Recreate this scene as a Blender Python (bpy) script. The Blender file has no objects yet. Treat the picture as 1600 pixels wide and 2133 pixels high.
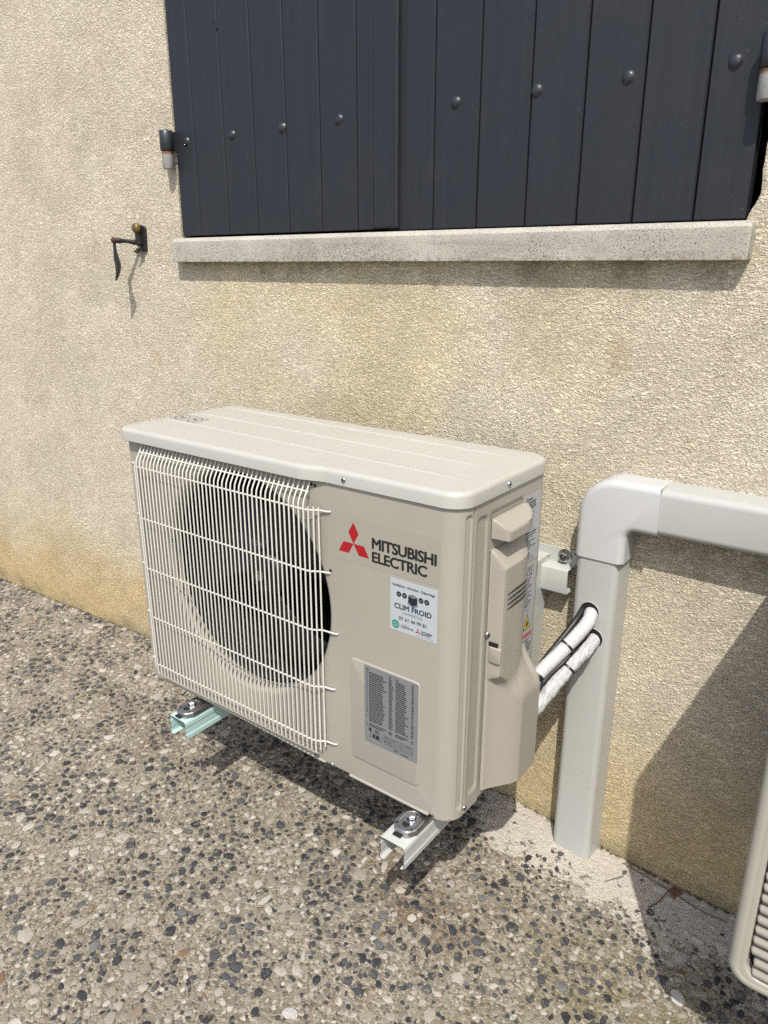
import bpy, bmesh, math, random
import numpy as np
from mathutils import Vector, Matrix, noise
random.seed(7)
PI = math.pi
S = bpy.context.scene
C = S.collection

# ------------------------------------------------------------------ camera, sky, sun, exposure
cam_d = bpy.data.cameras.new("camera")
cam = bpy.data.objects.new("camera", cam_d); C.objects.link(cam)
cam.location = (1.32229, -0.87814, 0.89120)
cam.rotation_euler = (math.radians(71.628), math.radians(0.025), math.radians(37.048))
cam_d.sensor_fit = 'VERTICAL'; cam_d.sensor_height = 36.0
cam_d.lens = 36.0*1553.5/2133.0
cam_d.clip_start = 0.02; cam_d.clip_end = 400
S.camera = cam

SUN = Vector((0.63, -1.0, 1.65)).normalized()          # towards the sun
w = bpy.data.worlds.new("World"); S.world = w; w.use_nodes = True
nt = w.node_tree; nt.nodes.clear()
sky = nt.nodes.new('ShaderNodeTexSky'); sky.sky_type = 'NISHITA'; sky.sun_disc = False
sky.sun_elevation = math.asin(SUN.z); sky.sun_rotation = math.atan2(SUN.x, SUN.y)
sky.altitude = 50; sky.air_density = 1.0; sky.dust_density = 2.5
bg = nt.nodes.new('ShaderNodeBackground'); bg.inputs[1].default_value = 0.15
wo = nt.nodes.new('ShaderNodeOutputWorld')
nt.links.new(sky.outputs[0], bg.inputs[0]); nt.links.new(bg.outputs[0], wo.inputs[0])

sd = bpy.data.lights.new("sun", 'SUN'); sd.energy = 3.6; sd.angle = math.radians(0.55); sd.color = (1.0, 0.965, 0.875)
so = bpy.data.objects.new("sun", sd); C.objects.link(so)
so.rotation_euler = SUN.to_track_quat('Z', 'Y').to_euler(); so.location = SUN*20
S.view_settings.view_transform = 'Standard'; S.view_settings.look = 'None'
S.view_settings.gamma = 1.0; S.view_settings.use_curve_mapping = False
S.view_settings.exposure = 0.45
S.render.engine = 'CYCLES'
S.cycles.use_denoising = False; S.cycles.use_adaptive_sampling = False
S.cycles.sample_clamp_indirect = 4; S.cycles.max_bounces = 8; S.cycles.diffuse_bounces = 5; S.cycles.glossy_bounces = 4

YW = 0.42      # wall plane
# ------------------------------------------------------------------ materials
K = .81     # exposure is raised for the pale wall, so every other paint is set a little deeper
def mat(name, col=(.5,.5,.5), rough=.5, metal=0.0, spec=.5):
    m = bpy.data.materials.new(name); m.use_nodes = True
    b = m.node_tree.nodes['Principled BSDF']
    b.inputs['Base Color'].default_value = (*[c*K for c in col], 1); b.inputs['Roughness'].default_value = rough
    b.inputs['Metallic'].default_value = metal; b.inputs['Specular IOR Level'].default_value = spec
    return m
class NT:
    def __init__(s, m): s.m = m; s.t = m.node_tree; s.b = s.t.nodes['Principled BSDF']
    def n(s, typ, **kw):
        nd = s.t.nodes.new(typ)
        for k, v in kw.items():
            if k.startswith('i_'):
                key = k[2:]
                key = int(key) if key.isdigit() else key.replace('_', ' ')
                nd.inputs[key].default_value = v
            else: setattr(nd, k, v)
        return nd
    def l(s, a, b): s.t.links.new(a, b)
    def coord(s): return s.n('ShaderNodeTexCoord').outputs['Object']
    def map(s, v, scale=(1,1,1), loc=(0,0,0), rot=(0,0,0)):
        m = s.n('ShaderNodeMapping'); m.inputs['Scale'].default_value = scale
        m.inputs['Location'].default_value = loc; m.inputs['Rotation'].default_value = rot
        s.l(v, m.inputs['Vector']); return m.outputs[0]
    def noise(s, v, scale, detail=3, rough=.5, dist=0, out=0):
        n = s.n('ShaderNodeTexNoise'); s.l(v, n.inputs['Vector'])
        n.inputs['Scale'].default_value = scale; n.inputs['Detail'].default_value = detail
        n.inputs['Roughness'].default_value = rough; n.inputs['Distortion'].default_value = dist
        return n.outputs[out]
    def ramp(s, f, stops, interp='LINEAR'):
        r = s.n('ShaderNodeValToRGB'); r.color_ramp.interpolation = interp
        e = r.color_ramp.elements
        while len(e) < len(stops): e.new(.5)
        for k, (p, c) in enumerate(stops):
            e[k].position = p; e[k].color = (*c, 1) if isinstance(c, (tuple, list)) else (c, c, c, 1)
        s.l(f, r.inputs[0]); return r.outputs[0]
    def mix(s, f, a, b, mode='MIX'):
        m = s.n('ShaderNodeMix', data_type='RGBA', blend_type=mode)
        for x, i in ((f, 0), (a, 6), (b, 7)):
            if hasattr(x, 'is_output'): s.l(x, m.inputs[i])
            else: m.inputs[i].default_value = x if i == 0 else (*x, 1)
        return m.outputs[2]
    def math(s, op, a, b=0.0, clamp=False):
        m = s.n('ShaderNodeMath', operation=op, use_clamp=clamp)
        for i, x in enumerate((a, b)):
            if hasattr(x, 'is_output'): s.l(x, m.inputs[i])
            else: m.inputs[i].default_value = x
        return m.outputs[0]
    def mr(s, v, a, b, c=0.0, d=1.0):
        m = s.n('ShaderNodeMapRange', interpolation_type='SMOOTHSTEP'); s.l(v, m.inputs[0])
        for i, x in enumerate((a, b, c, d)): m.inputs[i+1].default_value = x
        return m.outputs[0]
    def sep(s, v):
        x = s.n('ShaderNodeSeparateXYZ'); s.l(v, x.inputs[0]); return x.outputs
    def bump(s, h, dist, strength=1.0, prev=None):
        b = s.n('ShaderNodeBump'); b.inputs['Strength'].default_value = strength
        b.inputs['Distance'].default_value = dist; s.l(h, b.inputs['Height'])
        if prev is not None: s.l(prev, b.inputs['Normal'])
        return b.outputs[0]
    def color(s, c, k=None):
        k = K if k is None else k
        if k != 1: c = s.mix(1.0, c, (k, k, k), 'MULTIPLY')
        s.l(c, s.b.inputs['Base Color'])
    def rough(s, c): s.l(c, s.b.inputs['Roughness'])
    def normal(s, c): s.l(c, s.b.inputs['Normal'])

def mottled(name, col, rough=.5, metal=0, amt=.06, scale=30, bump=0, bscale=400, spec=.5, dust=None):
    m = mat(name, col, rough, metal, spec); q = NT(m); v = q.coord()
    n = q.noise(v, scale, 4, .6)
    d = tuple(c*(1-amt) for c in col); e = tuple(min(1, c*(1+amt)) for c in col)
    c = q.ramp(n, [(.3, d), (.7, e)])
    if dust:
        n2 = q.noise(v, 140, 3, .7)
        c = q.mix(q.math('MULTIPLY', q.mr(n2, .62, .72), dust[1]), c, dust[0])
    q.color(c)
    q.rough(q.math('ADD', q.math('MULTIPLY', q.noise(v, scale*2.3, 3), .16), rough-.08))
    if bump: q.normal(q.bump(q.noise(v, bscale, 2), bump))
    return m

M = {}
# cream powder-coated steel of the heat pumps
M['casing'] = mottled('cream_casing', (.380,.356,.303), .40, amt=.025, scale=9)  # deeper than the lid: weaker light on upright faces is put into this colour
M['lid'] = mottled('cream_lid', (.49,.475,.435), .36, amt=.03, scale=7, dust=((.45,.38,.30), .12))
M['wire'] = mottled('cream_wire', (.69,.67,.60), .4, amt=.02)
M['cover'] = mottled('cream_plastic', (.382,.353,.300), .5, amt=.02, scale=12)
M['trunk'] = mottled('white_pvc', (.47,.47,.445), .33, amt=.02, scale=8, dust=((.35,.33,.3), .10))
M['elbow'] = mottled('bright_white_pvc', (.545,.545,.54), .42, amt=.015, scale=8)
M['bar'] = mottled('painted_bracket', (.53,.545,.515), .38, amt=.03, scale=20)
M['mint'] = mottled('mint_film_bracket', (.50,.69,.66), .3, amt=.05, scale=20)
M['edge'] = mat('cut_steel_edge', (.03,.035,.045), .5, .3)
M['zinc'] = mottled('zinc_steel', (.50,.51,.53), .33, 1.0, amt=.15, scale=60)
M['steel'] = mottled('bright_steel', (.68,.68,.68), .22, 1.0, amt=.08, scale=90)
M['black'] = mat('black_plastic', (.012,.012,.013), .45)
M['void'] = mat('dark_inside', (.006,.006,.007), .8)
M['fan'] = mottled('dark_fan_plastic', (.006,.007,.010), .5, amt=.2, scale=20)
M['coil'] = mottled('dark_coil_fins', (.004,.0045,.0055), .5, .3, amt=.3, scale=50)
M['clear'] = mat('transparent_film', (.352,.330,.280), .30)
M['white'] = mat('white_sticker', (.46,.495,.52), .3)
M['grey'] = mottled('silver_grey_label', (.20,.207,.218), .34, .0, amt=.03, scale=20)
M['silver'] = mottled('silver_label', (.42,.43,.44), .3, .0, amt=.03, scale=20)
M['ink'] = mat('black_ink', (.012,.012,.014), .4)
M['navy'] = mat('navy_ink', (.02,.05,.085), .4)
M['navyd'] = mat('dark_navy_ink', (.012,.014,.03), .4)
M['greyink'] = mat('grey_ink', (.16,.17,.18), .4)
M['red'] = mat('red_ink', (.37,.004,.012), .4)
M['teal'] = mat('teal_ink', (.03,.26,.19), .4)
M['yellow'] = mat('yellow_ink', (.55,.43,.03), .4)
M['redl'] = mat('faded_red_ink', (.5,.09,.10), .4)

# shutters
def shutter_mat():
    m = mat('slate_shutter_paint', (.02,.022,.03), .5, spec=.35); q = NT(m); v = q.coord()
    g = q.noise(q.map(v, (90, 90, 2.2)), 1, 4, .65)
    g2 = q.noise(v, 6, 4, .6)
    c = q.ramp(g, [(.25, (.0165,.0185,.0255)), (.75, (.0245,.0268,.035))])
    c = q.mix(q.mr(g2, .4, .75, 0, .3), c, (.026,.026,.029))
    spk = q.noise(v, 160, 2, .7)
    c = q.mix(q.math('MULTIPLY', q.mr(spk, .735, .76), .35), c, (.20,.20,.20))
    sx = q.sep(v)
    dust = q.math('MULTIPLY', q.mr(sx[2], 1.3, .95), q.mr(q.noise(v, 13, 5, .7), .5, .8))
    c = q.mix(q.math('MULTIPLY', dust, .13), c, (.09,.085,.08))
    q.color(c); q.rough(q.math('ADD', q.math('MULTIPLY', g2, .25), .38))
    b = q.bump(g, .0004); b = q.bump(q.noise(v, 60, 3, .6), .0004, 1, b)
    q.normal(b); return m
M['shutter'] = shutter_mat()
M['iron'] = mottled('painted_iron', (.026,.029,.037), .38, amt=.15, scale=80, bump=.0004, bscale=260)
def rust_pin():
    m = mat('rusty_galvanised_pin', (.4,.4,.38), .55); q = NT(m); v = q.coord(); x = q.sep(v)
    n = q.noise(v, 160, 4, .6)
    f = q.math('ADD', x[2], q.math('MULTIPLY', n, .016))
    c = q.ramp(n, [(.3, (.29,.29,.285)), (.7, (.38,.375,.36))])
    c = q.mix(q.mr(f, .0365, .043), c, (.20,.085,.035))
    c = q.mix(q.mr(n, .66, .72, 0, .6), c, (.18,.10,.05))
    q.color(c); return m
M['pin'] = rust_pin()
M['wrought'] = mottled('black_wrought_iron', (.022,.021,.021), .5, .2, amt=.3, scale=90, bump=.0008, bscale=140)
M['brass'] = mottled('dull_brass', (.23,.15,.055), .45, .6, amt=.3, scale=120)
M['rust'] = mottled('rusty_iron', (.10,.035,.018), .7, .2, amt=.4, scale=120, bump=.0005, bscale=300)

def stucco():
    m = mat('cream_stucco', (.6,.53,.4), .92, spec=.15); q = NT(m); v = q.coord(); x = q.sep(v)
    warp = q.noise(v, 4.5, 3, .55, out=1)
    vm = q.n('ShaderNodeVectorMath', operation='MULTIPLY_ADD')
    q.l(warp, vm.inputs[0]); vm.inputs[1].default_value = (.075, .075, .075); q.l(v, vm.inputs[2])
    wv = vm.outputs[0]
    # sandy grain with fine trowel-dragged wrinkles whose direction wanders
    a = q.noise(q.map(wv, (70, 130, 190)), 1, 3, .55, 1.1)
    r1 = q.math('SUBTRACT', 1.0, q.math('ABSOLUTE', q.math('MULTIPLY', q.math('SUBTRACT', a, .5), 9)), True)
    b = q.noise(q.map(wv, (60, 120, 170), rot=(0, .8, 0)), 1, 3, .55, .6)
    r2 = q.math('SUBTRACT', 1.0, q.math('ABSOLUTE', q.math('MULTIPLY', q.math('SUBTRACT', b, .5), 11)), True)
    patch = q.mr(q.noise(v, 6, 2), .42, .62)
    grain = q.noise(v, 270, 2, .6)
    fine = q.noise(v, 620, 2, .6)
    coarse = q.noise(v, 120, 2, .5)
    h = q.math('MULTIPLY', r1, -.42)
    h = q.math('ADD', h, q.math('MULTIPLY', q.math('MULTIPLY', r2, patch), -.30))
    h = q.math('ADD', h, q.math('MULTIPLY', grain, 1.25))
    h = q.math('ADD', h, q.math('MULTIPLY', fine, .28))
    h = q.math('ADD', h, q.math('MULTIPLY', coarse, .50))
    nb = q.bump(h, .0049)
    q.normal(nb)
    # colours: pale cream, ochre patches, damp ochre near the ground, dirt in the hollows
    n1 = q.noise(v, 2.3, 4, .55); n2 = q.noise(v, 6.5, 4, .6); n3 = q.noise(v, 14, 4, .6)
    base = q.ramp(n2, [(.3, (.725,.645,.505)), (.5, (.742,.665,.525)), (.72, (.752,.685,.552))])
    och = q.math('MULTIPLY', q.mr(n1, .36, .58), q.math('MULTIPLY', q.mr(x[0], -.35, -.1), q.mr(x[0], 1.1, .45)))
    och = q.math('MULTIPLY', och, q.mr(x[2], 1.0, .8))
    base = q.mix(q.math('MULTIPLY', och, .9), base, (.72,.62,.41))
    f = q.math('ADD', x[2], q.math('MULTIPLY', q.math('SUBTRACT', n1, .5), .42))
    damp = q.math('MULTIPLY', q.mr(f, .12, -.20), .95)
    base = q.mix(damp, base, q.ramp(n2, [(.35, (.64,.475,.235)), (.65, (.70,.56,.33))]))
    gr = q.math('MULTIPLY', q.mr(q.math('ADD', x[2], q.math('MULTIPLY', n3, .06)), -.195, -.262), .6)
    base = q.mix(q.math('MULTIPLY', gr, q.mr(n2, .35, .6)), base, (.17,.14,.055))
    # faint rusty blotches
    base = q.mix(q.math('MULTIPLY', q.mr(q.noise(v, 8.7, 3, .5), .66, .78), .35), base, (.48,.30,.15))
    # run-off grime just under the stone sill
    band = q.math('MULTIPLY', q.mr(x[2], .80, .895), q.math('MULTIPLY', q.mr(x[0], -.32, -.24), q.mr(x[0], 1.06, .99)))
    runs = q.noise(q.map(v, (15, 1, 9)), 1, 5, .7)
    base = q.mix(q.math('MULTIPLY', q.math('MULTIPLY', band, q.mr(runs, .40, .68)), .55), base, (.13,.11,.06))
    band2 = q.math('MULTIPLY', q.mr(x[0], .82, .95), q.mr(q.noise(v, 34, 3), .5, .68))
    band2 = q.math('MULTIPLY', band2, q.math('MULTIPLY', q.mr(x[2], .30, .40), q.mr(x[2], .50, .44)))
    base = q.mix(q.math('MULTIPLY', band2, .35), base, (.2,.16,.10))
    base = q.mix(q.math('MULTIPLY', q.math('ADD', r1, q.math('MULTIPLY', r2, patch)), .22), base, (.42,.35,.23))
    base = q.mix(q.mr(grain, .50, .32, 0, .45), base, (.42,.345,.225))
    q.color(base, 1); return m
M['stucco'] = stucco()

def stone():
    m = mat('speckled_stone', (.6,.57,.5), .85, spec=.2); q = NT(m); v = q.coord(); x = q.sep(v)
    n = q.noise(v, 9, 4, .6)
    c = q.ramp(n, [(.3, (.40,.375,.32)), (.7, (.52,.495,.43))])
    s = q.noise(v, 420, 3, .7); s2 = q.noise(v, 7, 4, .6)
    thr = q.math('ADD', s, q.math('MULTIPLY', s2, .30))
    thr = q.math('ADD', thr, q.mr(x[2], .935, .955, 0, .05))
    c = q.mix(q.mr(thr, .70, .75, 0, .8), c, (.07,.06,.05))
    g = q.math('MULTIPLY', q.mr(q.noise(q.map(v, (6, 6, 30)), 1, 4, .6), .5, .7), .45)
    c = q.mix(g, c, (.22,.21,.175))
    c = q.mix(q.math('MULTIPLY', q.mr(x[2], .93, .951), .35), c, (.68,.65,.58))  # paler towards the top edge, its sunlit strip put into the colour
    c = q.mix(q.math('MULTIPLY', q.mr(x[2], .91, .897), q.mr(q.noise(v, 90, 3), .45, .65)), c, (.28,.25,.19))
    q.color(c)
    b = q.bump(s, .0012); q.normal(b); return m
M['stone'] = stone()

def whitewash(q, v, lo):
    x = q.sep(v)
    n = q.noise(v, 11, 4, .65); f = q.noise(v, 75, 4, .75)
    # old render wash spilt on the paving below the trunking, fading away from the wall
    edge = q.math('ADD', x[1], q.math('MULTIPLY', q.math('SUBTRACT', n, .5), .30))
    a = q.mr(edge, .15 + lo, .43 + lo)
    a = q.math('MULTIPLY', a, q.math('MULTIPLY', q.mr(x[0], .50, .78), q.mr(x[0], 1.6, 1.25)))
    return q.mr(q.math('ADD', q.math('MULTIPLY', a, 1.25), q.math('MULTIPLY', q.math('SUBTRACT', f, .5), 2.6)), .50, .66)

def ground_mat():
    m = mat('sandy_concrete_matrix', (.4,.35,.27), .9, spec=.2); q = NT(m); v = q.coord(); x = q.sep(v)
    vo = q.n('ShaderNodeTexVoronoi', i_Scale=210.0); q.l(v, vo.inputs['Vector'])
    gs = q.sep(vo.outputs['Color'])
    c = q.ramp(gs[0], [(.0, (.13,.11,.082)), (.25, (.25,.215,.162)), (.6, (.325,.282,.215)), (.85, (.41,.36,.28)), (1, (.52,.47,.375))])
    vb = q.n('ShaderNodeTexVoronoi', i_Scale=85.0); q.l(v, vb.inputs['Vector'])
    gb = q.sep(vb.outputs['Color'])
    cb = q.ramp(gb[1], [(.0, (.055,.06,.07)), (.30, (.08,.082,.09)), (.32, (.23,.20,.16)), (.8, (.30,.265,.215)), (1, (.36,.33,.28))])
    inb = q.math('MULTIPLY', q.mr(vb.outputs['Distance'], .0052*85, .0042*85), q.mr(gb[2], .45, .5))
    c = q.mix(inb, c, cb)
    n = q.noise(v, 3.2, 4, .6)
    c = q.mix(q.mr(n, .5, .72, 0, .35), c, (.20,.155,.105))
    # far away: larger printed pebbles so the paving carries on beyond the modelled ones
    rs = q.noise(v, 5.2, 3, .6)
    c = q.mix(q.mr(rs, .66, .76, 0, .45), c, (.21,.115,.06))
    # rusty-brown spill in front of the right-hand arm
    dx = q.math('MULTIPLY', q.math('SUBTRACT', x[0], .73), 7.0); dy = q.math('MULTIPLY', q.math('SUBTRACT', x[1], .035), 11.0)
    rr_ = q.math('ADD', q.math('MULTIPLY', dx, dx), q.math('MULTIPLY', dy, dy))
    st = q.math('MULTIPLY', q.mr(rr_, 1.0, .1), q.mr(q.noise(v, 22, 4, .65), .40, .60))
    c = q.mix(q.math('MULTIPLY', st, .55), c, (.18,.115,.065))
    moss = q.math('MULTIPLY', q.mr(x[0], .75, 1.15), q.mr(x[1], .28, .10))
    moss = q.math('MULTIPLY', moss, q.mr(q.noise(v, 17, 4, .6), .38, .62))
    c = q.mix(q.math('MULTIPLY', moss, .65), c, (.215,.19,.085))
    c = q.mix(whitewash(q, v, 0.0), c, (.60,.55,.475))
    # soil line against the wall
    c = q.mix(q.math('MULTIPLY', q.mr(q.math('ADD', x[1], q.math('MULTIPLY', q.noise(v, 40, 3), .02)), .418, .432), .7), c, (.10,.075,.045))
    q.color(c)
    h = q.math('ADD', q.math('MULTIPLY', vo.outputs['Distance'], -1.0), q.math('MULTIPLY', q.noise(v, 420, 3, .7), 1.2))
    h2 = q.math('ADD', q.noise(v, 60, 4, .65), q.math('MULTIPLY', q.noise(v, 19, 3), .6))
    q.normal(q.bump(h2, .004, 1, q.bump(h, .0022))); return m
M['ground'] = ground_mat()

def pebble_mat(name, stops, thr, rough):
    m = mat(name, (.3,.3,.3), rough, spec=.35); q = NT(m); v = q.coord()
    g = q.n('ShaderNodeNewGeometry')
    c = q.ramp(g.outputs['Random Per Island'], stops)
    n = q.noise(v, 190, 4, .7, .6); n2 = q.noise(v, 600, 3, .7)
    c = q.mix(q.mr(n, .52, .70, 0, .35), c, (.25,.245,.235))
    c = q.mix(q.mr(n2, .42, .30, 0, .35), c, (.05,.045,.04))
    # cement skin left on some of them
    c = q.mix(q.math('MULTIPLY', q.mr(q.noise(v, 75, 4, .65), .56, .63), .7), c, (.245,.212,.165))
    c = q.mix(q.math('MULTIPLY', whitewash(q, v, thr), .92), c, (.58,.535,.47))
    q.color(c); q.rough(q.math('ADD', q.math('MULTIPLY', n, .3), rough-.15))
    q.normal(q.bump(q.math('ADD', n, q.math('MULTIPLY', n2, .5)), .0022)); return m
M['dark_peb'] = pebble_mat('slate_pebbles', [(0, (.024,.026,.032)), (.4, (.042,.045,.052)), (.7, (.068,.071,.078)), (.9, (.11,.112,.115)), (1, (.18,.178,.175))], .04, .6)
M['grit'] = pebble_mat('sandy_grit', [(0, (.06,.06,.065)), (.16, (.09,.085,.08)), (.2, (.24,.20,.15)), (.6, (.33,.285,.22)), (.9, (.42,.37,.29)), (.95, (.25,.14,.06)), (1, (.5,.46,.40))], .0, .6)
M['pale_peb'] = pebble_mat('pale_pebbles', [(0, (.25,.215,.175)), (.3, (.37,.325,.27)), (.6, (.46,.415,.355)), (.9, (.56,.52,.455)), (.955, (.20,.115,.06)), (.970, (.24,.15,.075)), (.975, (.55,.52,.48)), (1, (.60,.57,.53))], .03, .65)

def cloth_mat(name, scale, dist, stretch):
    m = mat(name, (.6,.605,.61), .6, spec=.3); q = NT(m); v = q.coord()
    n = q.noise(q.map(v, stretch, rot=(.3, .5, .2)), scale, 4, .6, 1.0)
    c = q.ramp(n, [(.3, (.47,.475,.48)), (.6, (.62,.62,.63))]); q.color(c)
    q.normal(q.bump(n, dist)); return m
M['hose'] = cloth_mat('white_foam_insulation', 200, .0012, (1, 1, 1))
M['wrap'] = cloth_mat('white_tape_wrap', 90, .006, (1.6, .6, .5))
M['twig'] = mottled('dry_twig', (.13,.085,.05), .8, amt=.3, scale=100)
M['leaf'] = mottled('dead_leaf', (.21,.11,.065), .8, amt=.3, scale=100)
M['bluebit'] = mat('blue_plastic', (.02,.08,.42), .4)

# ------------------------------------------------------------------ object helpers
def obj(name, bm_or_me, m, parent=None, smooth=None):
    if isinstance(bm_or_me, bmesh.types.BMesh):
        me = bpy.data.meshes.new(name); bm_or_me.normal_update(); bm_or_me.to_mesh(me); bm_or_me.free()
    else: me = bm_or_me
    ms = m if isinstance(m, (list, tuple)) else [m]
    if not me.materials:
        for k in ms: me.materials.append(k)
    if smooth is not None:
        me.polygons.foreach_set('use_smooth', [True]*len(me.polygons))
        try: me.set_sharp_from_angle(angle=math.radians(smooth))
        except Exception: pass
    o = bpy.data.objects.new(name, me); C.objects.link(o)
    if parent is not None: o.parent = parent
    return o
def tag(o, label=None, cat=None, group=None, kind=None):
    if label: o['label'] = label
    if cat: o['category'] = cat
    if group: o['group'] = group
    if kind: o['kind'] = kind
    return o
def thing(name, label, cat, loc=(0,0,0), group=None):
    o = bpy.data.objects.new(name, None); C.objects.link(o); o.location = loc
    o.empty_display_size = .1
    return tag(o, label, cat, group)

def box(bm, x0, x1, y0, y1, z0, z1, mi=0, bev=0):
    r = bmesh.ops.create_cube(bm, size=1)
    for v in r['verts']:
        v.co = Vector(((x0+x1)/2+v.co.x*(x1-x0), (y0+y1)/2+v.co.y*(y1-y0), (z0+z1)/2+v.co.z*(z1-z0)))
    fs = set(f for v in r['verts'] for f in v.link_faces)
    for f in fs: f.material_index = mi
    if bev:
        es = list(set(e for v in r['verts'] for e in v.link_edges))
        bmesh.ops.bevel(bm, geom=es, offset=bev, segments=2, profile=.6, affect='EDGES')
def rpoly(pts, radii, seg=6):
    out = []; n = len(pts)
    if not isinstance(radii, (list, tuple)): radii = [radii]*n
    for i in range(n):
        p = Vector(pts[i]); a = Vector(pts[i-1])-p; b = Vector(pts[(i+1) % n])-p; r = radii[i]
        if r <= 0: out.append(tuple(p)); continue
        a.normalize(); b.normalize(); ang = a.angle(b); t = r/math.tan(ang/2)
        c = p+(a+b).normalized()*(r/math.sin(ang/2)); s = p+a*t-c; e = p+b*t-c
        th = s.angle(e) if s.length and e.length else 0
        sg = 1 if (s.x*e.y-s.y*e.x) > 0 else -1
        for k in range(seg+1):
            an = th*k/seg*sg
            out.append((c.x+s.x*math.cos(an)-s.y*math.sin(an), c.y+s.x*math.sin(an)+s.y*math.cos(an)))
    return out
def rrect(x0, x1, y0, y1, r, seg=6): return rpoly([(x0,y0),(x1,y0),(x1,y1),(x0,y1)], r, seg)
def area2(p): return sum(p[i-1][0]*p[i][1]-p[i][0]*p[i-1][1] for i in range(len(p)))/2
def inset(pts, d):
    if d == 0: return [tuple(p) for p in pts]
    n = len(pts); sg = 1 if area2(pts) > 0 else -1; out = []
    for i in range(n):
        p = Vector(pts[i]); a = (p-Vector(pts[i-1])); b = (Vector(pts[(i+1) % n])-p)
        if a.length < 1e-9: a = b.copy()
        if b.length < 1e-9: b = a.copy()
        a.normalize(); b.normalize()
        na = Vector((-a.y, a.x))*sg; nb = Vector((-b.y, b.x))*sg
        m = na+nb
        if m.length < 1e-6: m = na
        m.normalize(); k = max(.35, m.dot(na)); out.append(tuple(p+m*(d/k)))
    return out
def frame(o, u, v): 
    o = Vector(o); u = Vector(u).normalized(); v = Vector(v).normalized(); return (o, u, v, u.cross(v))
FXZ = frame((0,0,0), (1,0,0), (0,0,1))                 # looking at it from -y; normal = -y
FXY = frame((0,0,0), (1,0,0), (0,1,0))                 # normal = +z
FYZ = frame((0,0,0), (0,1,0), (0,0,1))                 # normal = +x
def P(fr, a, b, h): return fr[0]+fr[1]*a+fr[2]*b+fr[3]*h
def slab(bm, outline, fr, h0, h1, r=0, seg=3, mi=0, capb=True, cap=True, f0=0):
    """prism of an outline between heights h0 and h1 along the frame normal, the h1 rim rounded by r"""
    lv = []
    if f0: 
        for k in range(3):
            a = PI/2*k/3; lv.append((f0*(1-math.sin(a)), h0+f0*(1-math.cos(a))))
        lv.append((0, h0+f0))
    else: lv.append((0, h0))
    if r:
        for k in range(seg+1):
            a = PI/2*k/seg; lv.append((r*(1-math.cos(a)), h1-r+r*math.sin(a)))
    else: lv.append((0, h1))
    if area2(outline) < 0: outline = outline[::-1]
    rings = []
    for d, h in lv:
        rings.append([bm.verts.new(P(fr, a, b, h)) for a, b in inset(outline, d)])
    n = len(outline); fs = []
    for A, B in zip(rings, rings[1:]):
        for i in range(n):
            j = (i+1) % n
            fs.append(bm.faces.new((A[i], A[j], B[j], B[i])))
    if cap: fs.append(bm.faces.new(rings[-1]))
    if capb: fs.append(bm.faces.new(rings[0][::-1]))
    for f in fs: f.material_index = mi
    return fs
def tube(bm, pts, r, n=8, mi=0, caps=True, rfn=None):
    pts = [Vector(p) for p in pts]; rings = []
    t0 = (pts[1]-pts[0]).normalized()
    up = Vector((0,0,1)) if abs(t0.z) < .9 else Vector((1,0,0))
    nrm = (up-t0*up.dot(t0)).normalized()
    for i, p in enumerate(pts):
        t = (pts[min(i+1, len(pts)-1)]-pts[max(i-1, 0)]).normalized()
        nrm = (nrm-t*nrm.dot(t)).normalized(); bn = t.cross(nrm)
        rr = rfn(i/(len(pts)-1)) if rfn else r
        rings.append([bm.verts.new(p+(nrm*math.cos(2*PI*k/n)+bn*math.sin(2*PI*k/n))*rr) for k in range(n)])
    for A, B in zip(rings, rings[1:]):
        for k in range(n):
            f = bm.faces.new((A[k], A[(k+1) % n], B[(k+1) % n], B[k])); f.material_index = mi
    if caps:
        for f in (bm.faces.new(rings[0][::-1]), bm.faces.new(rings[-1])): f.material_index = mi
def spline(ctrl, n=8):
    c = [Vector(p) for p in ctrl]; c = [c[0]*2-c[1]]+c+[c[-1]*2-c[-2]]; out = []
    for i in range(1, len(c)-2):
        for k in range(n):
            t = k/n; p0, p1, p2, p3 = c[i-1:i+3]
            out.append(.5*((2*p1)+(-p0+p2)*t+(2*p0-5*p1+4*p2-p3)*t*t+(-p0+3*p1-3*p2+p3)*t**3))
    out.append(c[-2]); return out
def lathe(bm, o, axis, prof, n=20, mi=0):
    """prof: (radius, height along axis)"""
    o = Vector(o); ax = Vector(axis).normalized(); u = ax.orthogonal().normalized(); v = ax.cross(u); rings = []
    for r, h in prof:
        if r < 1e-6: rings.append([bm.verts.new(o+ax*h)])
        else: rings.append([bm.verts.new(o+ax*h+(u*math.cos(2*PI*k/n)+v*math.sin(2*PI*k/n))*r) for k in range(n)])
    for A, B in zip(rings, rings[1:]):
        for k in range(n):
            j = (k+1) % n
            if len(A) == 1 and len(B) == 1: continue
            if len(A) == 1: f = bm.faces.new((A[0], B[j], B[k]))
            elif len(B) == 1: f = bm.faces.new((A[k], A[j], B[0]))
            else: f = bm.faces.new((A[k], A[j], B[j], B[k]))
            f.material_index = mi
def gridmesh(bm, X, mi=0, flip=False):
    """X[i][j] = Vector"""
    V = [[bm.verts.new(p) for p in row] for row in X]
    for i in range(len(V)-1):
        for j in range(len(V[0])-1):
            q = (V[i][j], V[i+1][j], V[i+1][j+1], V[i][j+1])
            f = bm.faces.new(q[::-1] if flip else q); f.material_index = mi
_tc = {}
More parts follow.
